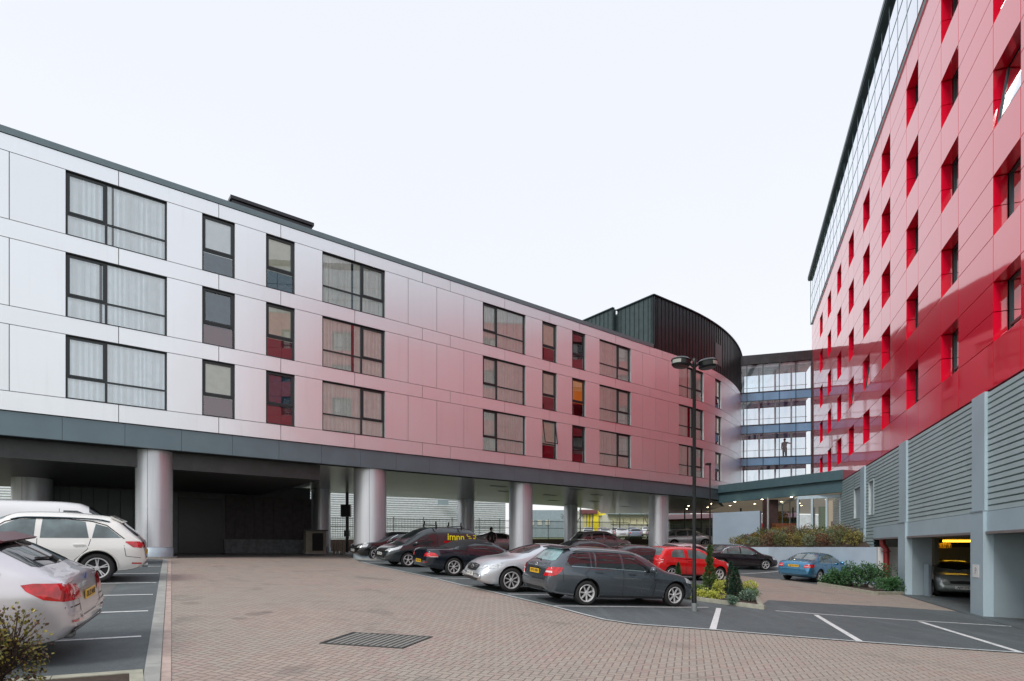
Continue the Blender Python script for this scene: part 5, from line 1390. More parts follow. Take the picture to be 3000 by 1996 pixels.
HAT = dict(car=hat, side_glass=[[(.62, 1.0), (1.30, .99), (1.30, 1.33), (.82, 1.32), (.66, 1.20)], [(1.50, .985), (2.72, .945), (2.38, 1.20), (2.12, 1.31), (1.50, 1.345)]],
    windscreen=[(3.02, 0), (2.90, .55), (2.76, .64), (2.36, .50), (2.26, 0)], rear_glass=[(.135, 0), (.15, .55), (.20, .63), (.40, .53), (.41, 0)],
    tail_r=[(.62, .72), (.80, .72), (.83, .96), (.66, .96)], tail_s=[(.08, .72), (.17, .74), (.24, .86), (.22, .97), (.08, .97)], tail_x=[('side', [(.10, .76), (.19, .78), (.20, .81), (.10, .80)]), ('side', [(.10, .86), (.22, .87), (.22, .90), (.10, .89)])],
    head_f=[(.45, .60), (.74, .62), (.74, .75), (.50, .70)], head_s=[(3.60, .66), (3.86, .62), (3.80, .76), (3.52, .80)],
    patches=[('grille', 'front', [(0, .56), (.4, .56), (.42, .66), (0, .68)], M['ctrim'])],
    seams=[[(1.40, .26), (1.38, .96)], [(2.70, .26), (2.74, .6), (2.68, .93)], [(.1, .58), (.42, .56)]], seams_r=[[(-.62, .6), (-.62, .97)], [(.62, .6), (.62, .97)]],
    handles=[(1.55, .84)], mirror=(2.62, .95), wheel=(5, 0, .06), plate_r=(.66, 0), plate_f=(.42, 0), extra=[hax])
# ---- big fastback seen close, tail first
fas = Car(5.05, 1.90, [(0, .64), (.05, .93), (.13, 1.04), (.24, 1.09), (.32, 1.14), (.98, 1.46), (1.35, 1.53), (2.4, 1.555), (2.9, 1.53), (3.2, 1.46), (3.75, 1.18), (3.95, 1.08), (4.5, .97), (4.85, .82), (5.05, .55)],
          [(0, .6), (.10, .95), (.5, 1.035), (1.6, 1.02), (3.0, .99), (3.8, .95), (4.5, .84), (4.9, .66), (5.05, .5)],
          [(0, .44), (.15, .31), (.5, .25), (1.0, .2), (4, .2), (4.6, .22), (4.9, .27), (5.05, .36)], 3.07, 1.08, .355, .33)
def fax(C, root, pm, P):
    P('spoiler', mat('dark red spoiler paint', (.10, .02, .03), .3), lambda b: b.hexa([(.74, -.60, 1.405), (.98, -.60, 1.475), (.98, .60, 1.475), (.74, .60, 1.405), (.71, -.60, 1.43), (.98, -.60, 1.495), (.98, .60, 1.495), (.71, .60, 1.43)]))  # spoiler coloured dark red, unlike the body
    P('exhaust', M['steel'], lambda b: [b.lathe([(.042, -.10), (.055, -.10), (.055, .02)], 16, (.06, y, .35), ((0, 1.5, 0), (0, 0, .8), (-1, 0, 0))) for y in (.60,)] and None)
    P('reflector', M['tail'], lambda b: [C.line(b, 'rear', [(.52, .515), (.80, .535)], .028, (sd_,), off=.012) for sd_ in (1, -1)] and None)
    P('bumper_crease', pm, lambda b: C.line(b, 'rear', [(-.84, .63), (-.50, .60), (-.42, .53), (.42, .53), (.50, .60), (.84, .63)], .03, (1,), off=.016))
    P('wiper', M['ctrim'], lambda b: (b.bar((.40, .0, 1.215), (.46, .45, 1.235), .02, .02), b.tube([(.35, 0, 1.17), (.42, 0, 1.22)], .03)))
    P('badge', mat('blue and white badge', (.06, .12, .35), .3), lambda b: b.lathe([(0, .01), (.04, .008), (.045, 0)], 20, (C.Xe(0, .98, 0)-.012, 0, .985), ((0, 1, 0), (0, 0, 1), (-1, 0, 0))))
FAS = dict(car=fas, side_glass=[[(.72, 1.095), (1.42, 1.075), (1.42, 1.37), (1.12, 1.27), (.86, 1.17)], [(1.48, 1.075), (2.36, 1.06), (2.36, 1.46), (1.8, 1.44), (1.48, 1.385)], [(2.44, 1.058), (3.45, 1.02), (3.1, 1.30), (2.8, 1.42), (2.44, 1.46)]],
    surround=[(.66, 1.08), (.70, 1.11), (.86, 1.20), (1.15, 1.32), (1.5, 1.42), (1.9, 1.475), (2.5, 1.49), (2.9, 1.43), (3.2, 1.27), (3.5, 1.01), (2.3, 1.05), (.66, 1.08)], surround_m=M['chrome'],
    windscreen=[(3.82, 0), (3.68, .6), (3.52, .7), (3.05, .55), (2.95, 0)], rear_glass=[(.33, 0), (.37, .62), (.43, .70), (.82, .62), (.89, .3), (.90, 0)],
    tail_r=[(.42, .77), (.86, .775), (.92, .87), (.90, .975), (.50, .94)], tail_s=[(.08, .77), (.26, .80), (.42, .90), (.47, .965), (.36, .985), (.08, .98)],
    head_f=[(.45, .66), (.82, .68), (.82, .80), (.5, .76)], head_s=[(4.6, .72), (4.9, .68), (4.84, .8), (4.5, .86)],
    patches=[('grille', 'front', [(0, .5), (.3, .5), (.3, .7), (0, .72)], M['ctrim']), ('lower_valance', 'rear', [(0, .36), (.75, .36), (.70, .44), (0, .44)], mat('grey valance', (.20, .19, .19), .5))],
    seams=[[(1.5, .26), (1.5, .62), (1.24, .86), (1.28, 1.05)], [(2.4, .26), (2.4, 1.05)], [(3.5, .26), (3.5, 1.0)]],
    seams_r=[[(-.5, .60), (-.54, .93)], [(.5, .60), (.54, .93)], [(-.86, .70), (-.5, .70)], [(.5, .70), (.86, .70)]],
    handles=[(1.68, .93), (2.65, .91)], mirror=(3.4, 1.04), wheel=(5, .13, .035), plate_r=(.775, 0), plate_f=(.48, 0), extra=[fax])
# ---- soft-top
con = Car(4.82, 1.86, [(0, .62), (.05, .88), (.12, .97), (.75, 1.02), (.95, 1.04), (1.45, 1.25), (1.85, 1.34), (2.3, 1.365), (2.65, 1.32), (2.95, 1.22), (3.4, 1.01), (3.6, .94), (4.2, .86), (4.62, .72), (4.82, .5)],
          [(0, .56), (.10, .84), (.5, .935), (1.3, .94), (2.4, .90), (3.4, .88), (4.1, .79), (4.6, .62), (4.82, .46)],
          [(0, .42), (.15, .31), (.6, .22), (1.0, .18), (3.8, .18), (4.4, .20), (4.7, .25), (4.82, .33)], 2.78, 1.05, .335, .36)
def cox(C, root, pm, P):
    poly = [(.88, -.66), (1.15, -.70), (1.7, -.66), (2.3, -.62), (2.72, -.56), (2.78, 0), (2.72, .56), (2.3, .62), (1.7, .66), (1.15, .70), (.88, .66), (.84, 0)]
    P('soft_top', mat('black hood fabric', (.014, .015, .018), .85, var=.2, scale=8), lambda b: (C.patch(b, 'top', poly, (1,), 0, .006), C.patch(b, 'side', [(.95, .96), (1.50, .95), (1.62, 1.16), (1.9, 1.23), (2.7, 1.20), (2.6, 1.26), (1.9, 1.31), (1.5, 1.22), (1.2, 1.10)], (1, -1), 0, .007)))
    P('reflector', M['tail'], lambda b: [C.line(b, 'rear', [(.55, .46), (.80, .48)], .03, (sd_,), off=.01) for sd_ in (1, -1)] and None)
CON = dict(car=con, side_glass=[[(1.55, .955), (3.15, .905), (2.95, 1.06), (2.72, 1.18), (1.95, 1.21), (1.68, 1.14)]],
    windscreen=[(3.46, 0), (3.36, .55), (3.2, .66), (2.86, .55), (2.80, 0)], 
    tail_r=[(.52, .68), (.84, .68), (.88, .76), (.70, .84), (.55, .76)], tail_s=[(.10, .68), (.40, .69), (.42, .72), (.28, .82), (.10, .84)], tail_x=[('side', [(.10, .665), (.40, .68), (.40, .70), (.10, .685)])],
    head_f=[(.45, .58), (.8, .6), (.8, .72), (.5, .66)], head_s=[(4.3, .62), (4.66, .58), (4.58, .7), (4.2, .76)],
    patches=[('grille', 'front', [(0, .48), (.3, .48), (.3, .62), (0, .63)], M['ctrim'])],
    seams=[[(1.55, .24), (1.5, .6), (1.52, .93)], [(3.15, .24), (3.22, .6), (3.15, .89)]], seams_r=[[(-.52, .6), (-.52, .85)], [(.52, .6), (.52, .85)]],
    handles=[(1.75, .80)], mirror=(3.05, .94), wheel=(7, .09, .02), plate_r=(.50, 0), plate_f=(.4, 0), extra=[cox])
# ---- people carrier used as a company van
mpv = Car(4.55, 1.80, [(0, .66), (.04, 1.1), (.10, 1.40), (.25, 1.72), (.6, 1.79), (1.6, 1.81), (2.4, 1.76), (2.8, 1.64), (3.45, 1.25), (3.75, 1.05), (4.15, .93), (4.45, .74), (4.55, .52)],
          [(0, .60), (.08, .98), (.4, 1.02), (1.8, 1.0), (3.4, .96), (4.0, .86), (4.4, .68), (4.55, .48)],
          [(0, .42), (.12, .3), (.5, .24), (1, .21), (3.6, .21), (4.2, .22), (4.5, .28), (4.55, .36)], 2.77, .80, .32, .22)
def mpx(C, root, pm, P):
    o = MB(); 
    for sd_ in (1,):
        me = text_mesh('imnn', .44, 'van_lettering', mat('yellow vinyl', (.85, .72, .01), .5), .002, .006)
        t_ = bpy.data.objects.new('lettering', me); COL.objects.link(t_); t_.parent = root
        t_.location = (1.30, C.Y(1.3, 1.38)+.03, 1.38); t_.rotation_euler = (R(82), 0, R(180))
        b = MB()
        for x, z, w_, h_ in ((.70, 1.50, .06, .06), (.62, 1.44, .16, .03), (.56, 1.36, .16, .035), (.32, 1.49, .14, .04), (.34, 1.36, .12, .06), (.26, 1.43, .05, .05)):
            b.hexa([(x-w_/2, C.Y(x, z)+.012, z-h_/2), (x+w_/2, C.Y(x, z)+.012, z-h_/2), (x+w_/2, C.Y(x, z)+.008, z-h_/2), (x-w_/2, C.Y(x, z)+.008, z-h_/2), (x-w_/2, C.Y(x, z)+.012, z+h_/2), (x+w_/2, C.Y(x, z)+.012, z+h_/2), (x+w_/2, C.Y(x, z)+.008, z+h_/2), (x-w_/2, C.Y(x, z)+.008, z+h_/2)])
        q = b.build('small_print', mat('yellow vinyl', (.85, .72, .01))); q.parent = root
    b = MB()
    for x in (1.0, 2.25):
        b.bar((x, -.70, 1.87), (x, .70, 1.87), .05, .035)
        for sd_ in (1, -1): b.bar((x, .66*sd_, 1.70), (x, .70*sd_, 1.90), .07, .05); b.bar((x, .62*sd_, 1.88), (x, .62*sd_, 2.05), .05, .04)
    q = b.build('roof_rack', M['ctrim']); q.parent = root
MPV = dict(car=mpv, side_glass=[[(2.28, 1.03), (3.28, .99), (2.86, 1.36), (2.58, 1.55), (2.28, 1.62)], [(3.34, 1.0), (3.52, .99), (3.0, 1.33), (2.94, 1.32)]],
    surround=[(2.22, 1.02), (2.22, 1.56), (2.6, 1.51), (2.9, 1.36), (3.5, .985)],
    windscreen=[(3.75, 0), (3.6, .58), (3.4, .7), (2.85, .58), (2.72, 0)], rear_glass=[(.11, 0), (.12, .5), (.2, .55), (.22, 0)],
    tail_r=[(.68, .85), (.82, .85), (.84, 1.2), (.7, 1.2)],
    head_f=[(.42, .66), (.78, .68), (.84, .82), (.55, .78)], head_s=[(3.95, .80), (4.40, .66), (4.34, .78), (3.85, .93)],
    patches=[('grille', 'front', [(0, .62), (.35, .64), (.42, .74), (0, .72)], M['ctrim']), ('lower_intake', 'front', [(0, .36), (.5, .36), (.5, .46), (0, .46)], M['ctrim'])],
    seams=[[(2.2, .27), (2.2, 1.0)], [(1.25, .6), (1.2, 1.0), (1.25, 1.55)], [(3.25, .27), (3.3, .6), (3.25, .96)]],
    handles=[(2.38, .88)], mirror=(3.3, 1.02), wheel=(5, .1, .035), plate_f=(.54, 0), plate_r=(.8, 0), extra=[mpx])
# ---- white panel van
van = Car(4.95, 1.92, [(0, .7), (.03, 1.7), (.12, 1.93), (.5, 1.98), (2.6, 1.98), (3.2, 1.94), (3.45, 1.84), (4.15, 1.30), (4.3, 1.22), (4.7, 1.08), (4.88, .9), (4.95, .6)],
          [(0, .65), (.05, 1.1), (.5, 1.12), (3.5, 1.12), (4.2, 1.08), (4.7, .86), (4.95, .52)],
          [(0, .45), (.1, .34), (.5, .28), (4.2, .26), (4.8, .3), (4.95, .4)], 2.95, 1.0, .34, .12)
VAN = dict(car=van, side_glass=[[(2.85, 1.20), (3.75, 1.18), (3.42, 1.60), (3.2, 1.70), (2.85, 1.70)], [(3.82, 1.17), (4.02, 1.16), (3.6, 1.52), (3.52, 1.56)]],
    windscreen=[(4.18, 0), (4.05, .68), (3.9, .78), (3.5, .74), (3.42, 0)],
    head_f=[(.5, .8), (.86, .82), (.86, 1.0), (.6, .95)], head_s=[(4.5, .85), (4.84, .78), (4.78, .95), (4.42, 1.02)],
    patches=[('grille', 'front', [(0, .60), (.55, .60), (.55, .78), (0, .8)], M['ctrim'])],
    seams=[[(2.75, .35), (2.75, 1.75)], [(3.85, .35), (3.85, 1.15)]], handles=[(2.95, 1.02)], mirror=(3.8, 1.2), mirror_m=M['ctrim'], wheel=(5, 0, .07), plate_f=(.5, 0))
# ------------------------------------------------------------------ parked cars
grp = 'cars parked in the bays'
hL = Vector(g2(*(239, 1877)))-Vector(g2(*(409, 1867))); hL.normalize()
def putcar(SPEC, name, label, cat, pm, p, head, wheel_, side, plate, glass_m=None, lod=2, rim=None):
    sp = dict(SPEC)
    if rim: sp['rim'] = rim
    r = build_car(sp, name, label, cat, pm, plate, None, glass_m, lod); place(r, sp['car'], p, head, wheel_, side); return r
P_grey = carpaint('blue grey metallic', (.095, .115, .135), .6, .25)
P_white = carpaint('warm white', (.80, .80, .77), 0, .3)
P_sil = carpaint('silver metallic', (.60, .64, .68), .55, .32)
P_silp = carpaint('pinkish silver metallic', (.66, .64, .67), .55, .32)
P_navy = carpaint('near black blue', (.010, .016, .026), .3, .2)
P_black = carpaint('black car paint', (.008, .009, .010), .1, .2)
P_char = carpaint('charcoal car paint', (.035, .045, .05), .4, .25)
P_red = carpaint('bright red car paint', (.62, .008, .010), .0, .25)
P_blue = carpaint('mid blue metallic', (.06, .24, .42), .55, .25)
P_green = carpaint('grey green metallic', (.36, .41, .39), .5, .3)
P_dk = carpaint('dark aubergine paint', (.022, .014, .018), .2, .22)
putcar(EST, 'estate_car', 'blue grey estate car with silver roof rails and seven spoke wheels', 'car', P_grey, G(1718, 1776), hm, 'rear', -1, 'XP10 XBN')
putcar(INF, 'saloon_car', 'silver saloon parked nose out beside the blue grey estate', 'car', P_sil, G(1497, 1737), -hm, 'front', 1, 'SL11 OTT')
putcar(CON, 'soft_top_car', 'near black soft top car with chrome many spoke wheels next to the dark van', 'car', P_navy, G(1329.5, 1689), (.88, .47), 'rear', -1, 'YG07 RXA')
putcar(MPV, 'company_van', 'dark van with yellow lettering on its side and a roof rack', 'van', P_char, G(1196, 1663), (-.84, -.54), 'front', 1, 'EK12 LHU')
putcar(SAL, 'saloon_car', 'black car parked nose out against the second round column', 'car', P_black, G(1100, 1643), (-.85, -.53), 'front', 1, 'BD11 UKO')
putcar(HAT, 'hatchback_car', 'bright red three door hatchback behind the tall lamp post', 'car', P_red, G(2108, 1704), (.93, .36), 'front', -1, 'MT05 ZHK', M['clglass'])
putcar(SAL, 'saloon_car', 'black saloon parked by the pale retaining wall behind the red hatchback', 'car', P_dk, G(2243, 1672), (.97, .10), 'front', -1, 'YJ08 CFD', M['clglass'])
b_ = putcar(SAL, 'saloon_car', 'metallic blue saloon parked by the pale retaining wall', 'car', P_blue, G(2402, 1708), (.80, .60), 'rear', -1, 'DK59 NVS', M['clglass'])
putcar(HAT, 'hatchback_car', 'grey green hatchback standing in the garage opening', 'car', P_green, G(2732, 1746), (-.46, -.89), 'front', 1 if False else -1, 'AJ04 SXE')
putcar(FAS, 'fastback_car', 'pale silver fastback filling the lower left corner with large red tail lamps', 'car', P_silp, (-6.02, 6.17), (-.905, -.425), 'rear', 1, 'DL12 NHS')
putcar(SUV, 'suv_car', 'white compact suv with dark roof rails next to the silver fastback', 'car', P_white, G(284, 1709), (-.86, -.50), 'rear', 1, 'YD13 LXE', M['clglass'])
putcar(VAN, 'panel_van', 'white panel van parked beyond the white compact suv', 'van', carpaint('plain white van paint', (.76, .78, .80), 0, .35), (-12.95, 18.5), (.86, .51), 'front', -1, 'FN61 KVE')
putcar(SAL, 'saloon_car', 'charcoal saloon, roof just showing behind the blue grey estate, left of the red hatchback', 'car', P_char, (4.6, 24.2), (.92, .38), 'rear', -1, 'KX09 AED', lod=1)
putcar(SAL, 'saloon_car', 'dark saloon under the silver wing whose roof shows above the estate car', 'car', P_dk, (3.3, 31.0), (.92, .38), 'rear', -1, 'WR08 YTL', lod=1)
putcar(SUV, 'suv_car', 'pale silver roofed dark car under the silver wing between two rear columns', 'car', carpaint('grey car paint', (.30, .32, .33), .4), (5.6, 41.5), (.93, .30), 'rear', -1, 'LB57 GHU', lod=1)
putcar(INF, 'saloon_car', 'silver car half hidden behind the third round column, beside the dark van', 'car', carpaint('light silver paint', (.62, .64, .66), .4), (-2.6, 39.8), (-.9, -.35), 'front', 1, 'GY06 MMV', lod=1)
putcar(HAT, 'hatchback_car', 'pale pinkish hatchback partly hidden behind the red hatchback', 'car', carpaint('pale pink silver paint', (.60, .50, .52), .3), (9.9, 33.4), (.84, .50), 'rear', -1, 'SB55 OPK', lod=1)
far = putcar(SUV, 'suv_car', 'silver suv on the raised road beyond the last round column', 'car', P_sil, (14.25, 50.9), (.95, -.2), 'rear', -1, 'BX54 TRU', M['clglass'], lod=1)

# ------------------------------------------------------------------ lamp posts
p = G(2034, 1792)
r = thing('lamp_post', 'tall black double headed lamp post between the estate car and the planted island', 'lamp post', p)
b = MB(); b.lathe([(.062, 0), (.062, .0), (.060, .55), (.058, .56), (.047, .60), (.042, 6.30), (.05, 6.31), (.05, 6.47), (.03, 6.51)], 20, p); b.build('pole', M['black'], r, auto=40)
b = MB(); b.lathe([(.075, -.05), (.070, .20), (.064, .22)], 20, p); b.build('base_sleeve', mat('dull sleeve', (.16, .18, .18), .6), r, auto=40)
top = p+Vector((0, 0, 6.27))
b = MB()
for sx in (-1, 1): b.tube([top, top+Vector((sx*.10, .02, .10)), top+Vector((sx*.20, .05*sx, .17))], .035, 10)
b.build('bracket', M['black'], r)
for sx in (-1, 1):
    c = top+Vector((sx*.36, .06*sx, .10))
    hd_ = MB(); ax = (Vector((1, 0, .10*sx)).normalized(), Vector((0, 1, 0)), Vector((-.10*sx, 0, 1)).normalized())
    hd_.lathe([(0, -.11), (.19, -.10), (.23, -.06), (.235, .05), (.235, .055)], 32, c, ax)
    hd_.lathe([(.25, .05), (.25, .07), (.19, .115), (.10, .14), (0, .145)], 32, c, ax); hd_.lathe([(.235, .05), (.25, .05)], 32, c, ax)
    ho = hd_.build('lamp_head', M['black'], r, auto=40)
    ld = MB(); a0 = R(195) if sx < 0 else R(285)
    ld.lathe([(.237, -.055), (.239, .035)], 12, c, ax, a0=a0, a1=a0+R(60)); ld.build('lens', mat('grey lamp lens', (.28, .30, .27), .3, coat=.5), ho)
Z = 40.5; bx = (2080-CX)/F*Z
r = thing('lamp_post', 'slender single arm lamp post in front of the grey screen wall', 'lamp post', (bx, Z, -.6))
b = MB(); b.lathe([(.075, -.8), (.07, .8), (.055, .85), (.045, 5.55)], 16, (bx, Z, 0)); b.build('pole', M['black'], r, auto=40)
b = MB(); b.tube([(bx, Z, 5.5), (bx, Z, 5.75)], .05, 10); b.tube([(bx, Z, 5.72), (bx-.35, Z, 5.78)], .03, 8); b.box((bx-.12, Z, 5.78), (.32, .26, .14)); b.build('lamp_head', M['black'], r)

# ------------------------------------------------------------------ sign pole, plant unit, bollards
Z = 41.0; bx = (1017-CX)/F*Z
r = thing('signal_pole', 'black pole with dark signal box seen left of the second round column', 'signal', (bx, Z, -.5))
b = MB(); b.tube([(bx, Z, -.6), (bx, Z, 4.0)], .11, 12); b.build('pole', M['black'], r)
b = MB(); b.box((bx-.05, Z-.1, 2.55), (.68, .3, .85)); b.build('signal_head', M['black'], r)
b = MB(); b.box((bx+.02, Z-.12, .95), (.34, .3, .45)); b.build('control_box', M['frame'], r)
c0 = PX(948, 1620, 34.5); c0.z = g(c0.x, c0.y)
r = thing('air_unit', 'beige framed plant cabinet with a dark panel beside the dark core wall', 'cabinet', c0)
b = MB(); fx_ = Vector((math.cos(.5), math.sin(.5), 0)); fy_ = Vector((-fx_.y, fx_.x, 0)); fz_ = Vector((0, 0, 1)); c1 = c0+Vector((-.45, 0, .72)); A3 = (fx_, fy_, fz_)
b.box(c1+fy_*.4, (1.15, .8, 1.30), A3); cb_ = b.build('casing', mat('beige cabinet', (.26, .25, .20), .6), r)
b = MB(); b.box(c1+fz_*.69+fy_*.35, (1.35, 1.05, .07), A3); b.build('lid', M['frame'], r)
b = MB(); b.box(c1+fx_*.10-fy_*.013, (.62, .03, 1.05), A3); b.build('dark_panel', M['dark'], cb_)
b = MB(); b.box(c1-fz_*.68+fy_*.35, (1.2, .9, .12), A3); b.build('base', M['conc'], r)
for k, px in enumerate((979, 989, 1000, 1008)):
    q = PX(px, 1624, 35.5); q.z = g(q.x, q.y)
    b = MB(); b.lathe([(.075, -.05), (.075, .66), (.06, .70), (0, .71)], 14, q)
    o = b.build('bollard', mat('tan bollard', (.24, .22, .17), .6), None, auto=40); tag(o, 'short tan bollard beside the plant cabinet', 'bollard', 'bollards beside the plant cabinet')

# ------------------------------------------------------------------ boundary wall, railings, person, street beyond
FN0 = Vector((-22, 42.7)); FN1 = Vector((-14.9, 47.2)); FN2 = Vector((12.6, 62.5)); FN3 = Vector((24.5, 66.0))
FPTS = [FN0, FN1, (FN1+FN2)/2, FN2, FN3]
def ftop(p): return .62+.25*max(0, min(1, (p.x+15)/27))
b = MB()
for a, c in zip(FPTS[:-1], FPTS[1:]):
    za, zc = ftop(a), ftop(c); d = (c-a).normalized(); n_ = Vector((-d.y, d.x))*.15
    b.hexa([(a.x-n_.x, a.y-n_.y, -.9), (c.x-n_.x, c.y-n_.y, -.9), (c.x+n_.x, c.y+n_.y, -.9), (a.x+n_.x, a.y+n_.y, -.9), (a.x-n_.x, a.y-n_.y, za), (c.x-n_.x, c.y-n_.y, zc), (c.x+n_.x, c.y+n_.y, zc), (a.x+n_.x, a.y+n_.y, za)])
o = b.build('boundary_wall', M['bwall']); tag(o, 'low brown brick boundary wall under the railings', 'wall')
M['rail'] = mat('railing green grey', (.045, .06, .06), .5)
r = thing('railings', 'dark vertical bar railings on the low brick wall beyond the columns', 'fence', (FN1.x, FN1.y, .6))
bb = MB(); bp = MB(); br = MB(); 
for a, c in zip(FPTS[:-1], FPTS[1:]):
    L = (c-a).length; n = int(L/.135); za, zc = ftop(a), ftop(c); hh = 1.85 if a.x < 0 else 1.6
    for k in range(n):
        q = a+(c-a)*k/n; z = za+(zc-za)*k/n
        if k % 20 == 0: bp = MB(); bp.bar((q.x, q.y, z), (q.x, q.y, z+hh+.08), .07); bp.build('post', M['rail'], r)
        else: bb.bar((q.x, q.y, z+.08), (q.x, q.y, z+hh), .022)
    for h_ in (.12, .58*hh, hh-.12): br.bar((a.x, a.y, za+h_), (c.x, c.y, zc+h_), .03, .045)
M['rail'] = mat('railing green grey', (.045, .06, .06), .5)
bb.build('bar_panel', M['rail'], r); br.build('rail', M['rail'], r)

def skin_body(name, verts, edges, radii, m, parent, lvl=2):
    me = bpy.data.meshes.new(name); me.from_pydata([tuple(v) for v in verts], edges, [])
    o = bpy.data.objects.new(name, me); COL.objects.link(o)
    md = o.modifiers.new('skin', 'SKIN'); 
    for i, rr_ in enumerate(radii): me.skin_vertices[0].data[i].radius = (rr_, rr_)
    me.skin_vertices[0].data[0].use_root = True
    s2 = o.modifiers.new('sub', 'SUBSURF'); s2.levels = lvl; s2.render_levels = lvl
    bpy.context.view_layer.update(); dg = bpy.context.evaluated_depsgraph_get()
    nm = bpy.data.meshes.new_from_object(o.evaluated_get(dg)); nm.materials.clear(); nm.materials.append(m)
    nm.polygons.foreach_set('use_smooth', [True]*len(nm.polygons)); o.modifiers.clear(); o.data = nm; o.parent = parent
    return o
def person(loc, rot, label, arm_out=False, coat=None, skin=None):
    r = thing('person', label, 'person', loc); r.rotation_euler = (0, 0, rot)
    V = [(0, 0, .95), (0, 0, 1.15), (0, 0, 1.38), (0, 0, 1.47), (0, .01, 1.56), (0, .015, 1.66), (0, .01, 1.73),
         (.10, 0, .88), (.11, .01, .50), (.11, 0, .09), (.12, .13, .04), (-.10, 0, .88), (-.11, -.02, .50), (-.11, -.03, .09), (-.12, .10, .04),
         (.18, 0, 1.39), (.23, .0, 1.12), (.24, .06, .88), (.24, .08, .79), (-.18, 0, 1.39)]
    E = [(0, 1), (1, 2), (2, 3), (3, 4), (4, 5), (5, 6), (0, 7), (7, 8), (8, 9), (9, 10), (0, 11), (11, 12), (12, 13), (13, 14), (2, 15), (15, 16), (16, 17), (17, 18), (2, 19)]
    Rr_ = [.15, .14, .16, .06, .075, .095, .06, .095, .065, .045, .04, .095, .065, .045, .04, .065, .048, .038, .04, .065]
    if arm_out: V += [(-.38, .22, 1.28), (-.55, .45, 1.22), (-.60, .52, 1.22)]
    else: V += [(-.23, 0, 1.12), (-.24, .06, .88), (-.24, .08, .79)]
    E += [(19, 20), (20, 21), (21, 22)]; Rr_ += [.048, .038, .04]
    skin_body('body', V, E, Rr_, skin or mat('muted skin', (.30, .19, .14), .6), r)  # muted brown skin tone by default
    cv = MB(); cv.lathe([(.17, .55), (.19, .80), (.175, 1.0), (.19, 1.2), (.215, 1.36), (.16, 1.45), (.08, 1.49)], 20, (0, 0, 0), ((1, 0, 0), (0, .72, 0), (0, 0, 1)))
    for sx in (1, -1):
        if arm_out and sx < 0: cv.tube([(-.17, 0, 1.39), (-.38, .22, 1.28), (-.54, .43, 1.22)], [.08, .062, .05], 10)
        else: cv.tube([(sx*.19, 0, 1.39), (sx*.235, 0, 1.12), (sx*.245, .05, .89)], [.08, .062, .05], 10)
    o = cv.build('coat', coat or mat('dark coat', (.014, .017, .02), .8, var=.2)); o.parent = r
    tr_ = MB()
    for sx in (1, -1): tr_.tube([(sx*.095, 0, .92), (sx*.11, 0, .5), (sx*.11, -.01, .10)], [.11, .085, .07], 10)
    o = tr_.build('trousers', mat('dark trousers', (.02, .02, .025), .8)); o.parent = r
    sh = MB()
    for sx in (1, -1): sh.box((sx*.115, .05, .045), (.095, .27, .09))
    o = sh.build('shoes', M['ctrim']); o.parent = r
    hr = MB(); hr.lathe([(.06, 1.56), (.105, 1.62), (.112, 1.70), (.085, 1.77), (0, 1.80)], 16, (0, -.015, 0)); o = hr.build('hair', mat('dark hair', (.015, .012, .01), .7)); o.parent = r
    return r
person((-1.36, 38.2, g(-1.36, 38.2)), R(200), 'person in a long dark coat standing behind the dark van with the yellow lettering')
person((25.0, 53.2, 8.17), R(150), 'person with one arm held out standing inside the glass bridge', True, mat('grey jacket', (.10, .11, .13), .8))

# street beyond
def bld(name, label, x0, y0, x1, y1, z0, z1, dep, m, cat='building'):
    r = thing(name, label, cat, (x0, y0, z0)); b = MB()
    d = Vector((x1-x0, y1-y0)).normalized(); n_ = Vector((-d.y, d.x))*dep
    b.hexa([(x0, y0, z0), (x1, y1, z0), (x1+n_.x, y1+n_.y, z0), (x0+n_.x, y0+n_.y, z0), (x0, y0, z1), (x1, y1, z1), (x1+n_.x, y1+n_.y, z1), (x0+n_.x, y0+n_.y, z1)])
    b.build('wall', m, r); return r, d
r, d = bld('warehouse', 'long warehouse with pale horizontal ribbed sheeting beyond the railings', -52, 58, -.85, 75.5, .2, 7.6, 12, M['corr'])
b = MB(); L = 54.0; nx = Vector((d.y, -d.x)); z = .5; a = Vector((-52, 58))
L = (Vector((-.85, 75.5))-a).length
while z < 7.5:
    p0 = a; p1 = a+d*L
    b.hexa([(p0.x, p0.y, z), (p1.x, p1.y, z), (p1.x+nx.x*.06, p1.y+nx.y*.06, z), (p0.x+nx.x*.06, p0.y+nx.y*.06, z), (p0.x, p0.y, z+.07), (p1.x, p1.y, z+.07), (p1.x+nx.x*.06, p1.y+nx.y*.06, z+.03), (p0.x+nx.x*.06, p0.y+nx.y*.06, z+.03)][::1]); z += .27
b.build('rib', mat('darker rib', (.36, .40, .43), .5), r)  # ribs coloured darker than the sheeting
for px in (1300,):
    q = PX(px, 1474, 72.5); b = MB(); b.box((q.x, q.y-.6, q.z), (1.3, .12, .6), (Vector((d.x, d.y, 0)), Vector((-d.y, d.x, 0)), Vector((0, 0, 1)))); b.build('vent', M['bluegrey'], r)
r, d = bld('shed_building', 'blue grey flat roofed shed between two columns beyond the railings', 2.2, 88, 8.3, 88, .5, 5.6, 8, M['bluegrey'])
for k in range(3):
    b = MB(); b.box((3.0+k*1.2, 87.95, 3.7), (.7, .08, .8)); w_ = b.build('window', M['cream'], r)
r, d = bld('yellow_showroom', 'bright yellow fronted showroom beyond the railings', 12.8, 108, 20.5, 108, 1.5, 7.0, 8, M['cream'])
b = MB(); b.box((18, 107.8, 6.6), (5.2, .3, 1.5)); b.box((15.6, 107.7, 5.0), (.9, .3, 4.2)); b.box((17.8, 107.7, 4.5), (.9, .3, 3.4)); b.build('yellow_panel', M['yellow'], r)
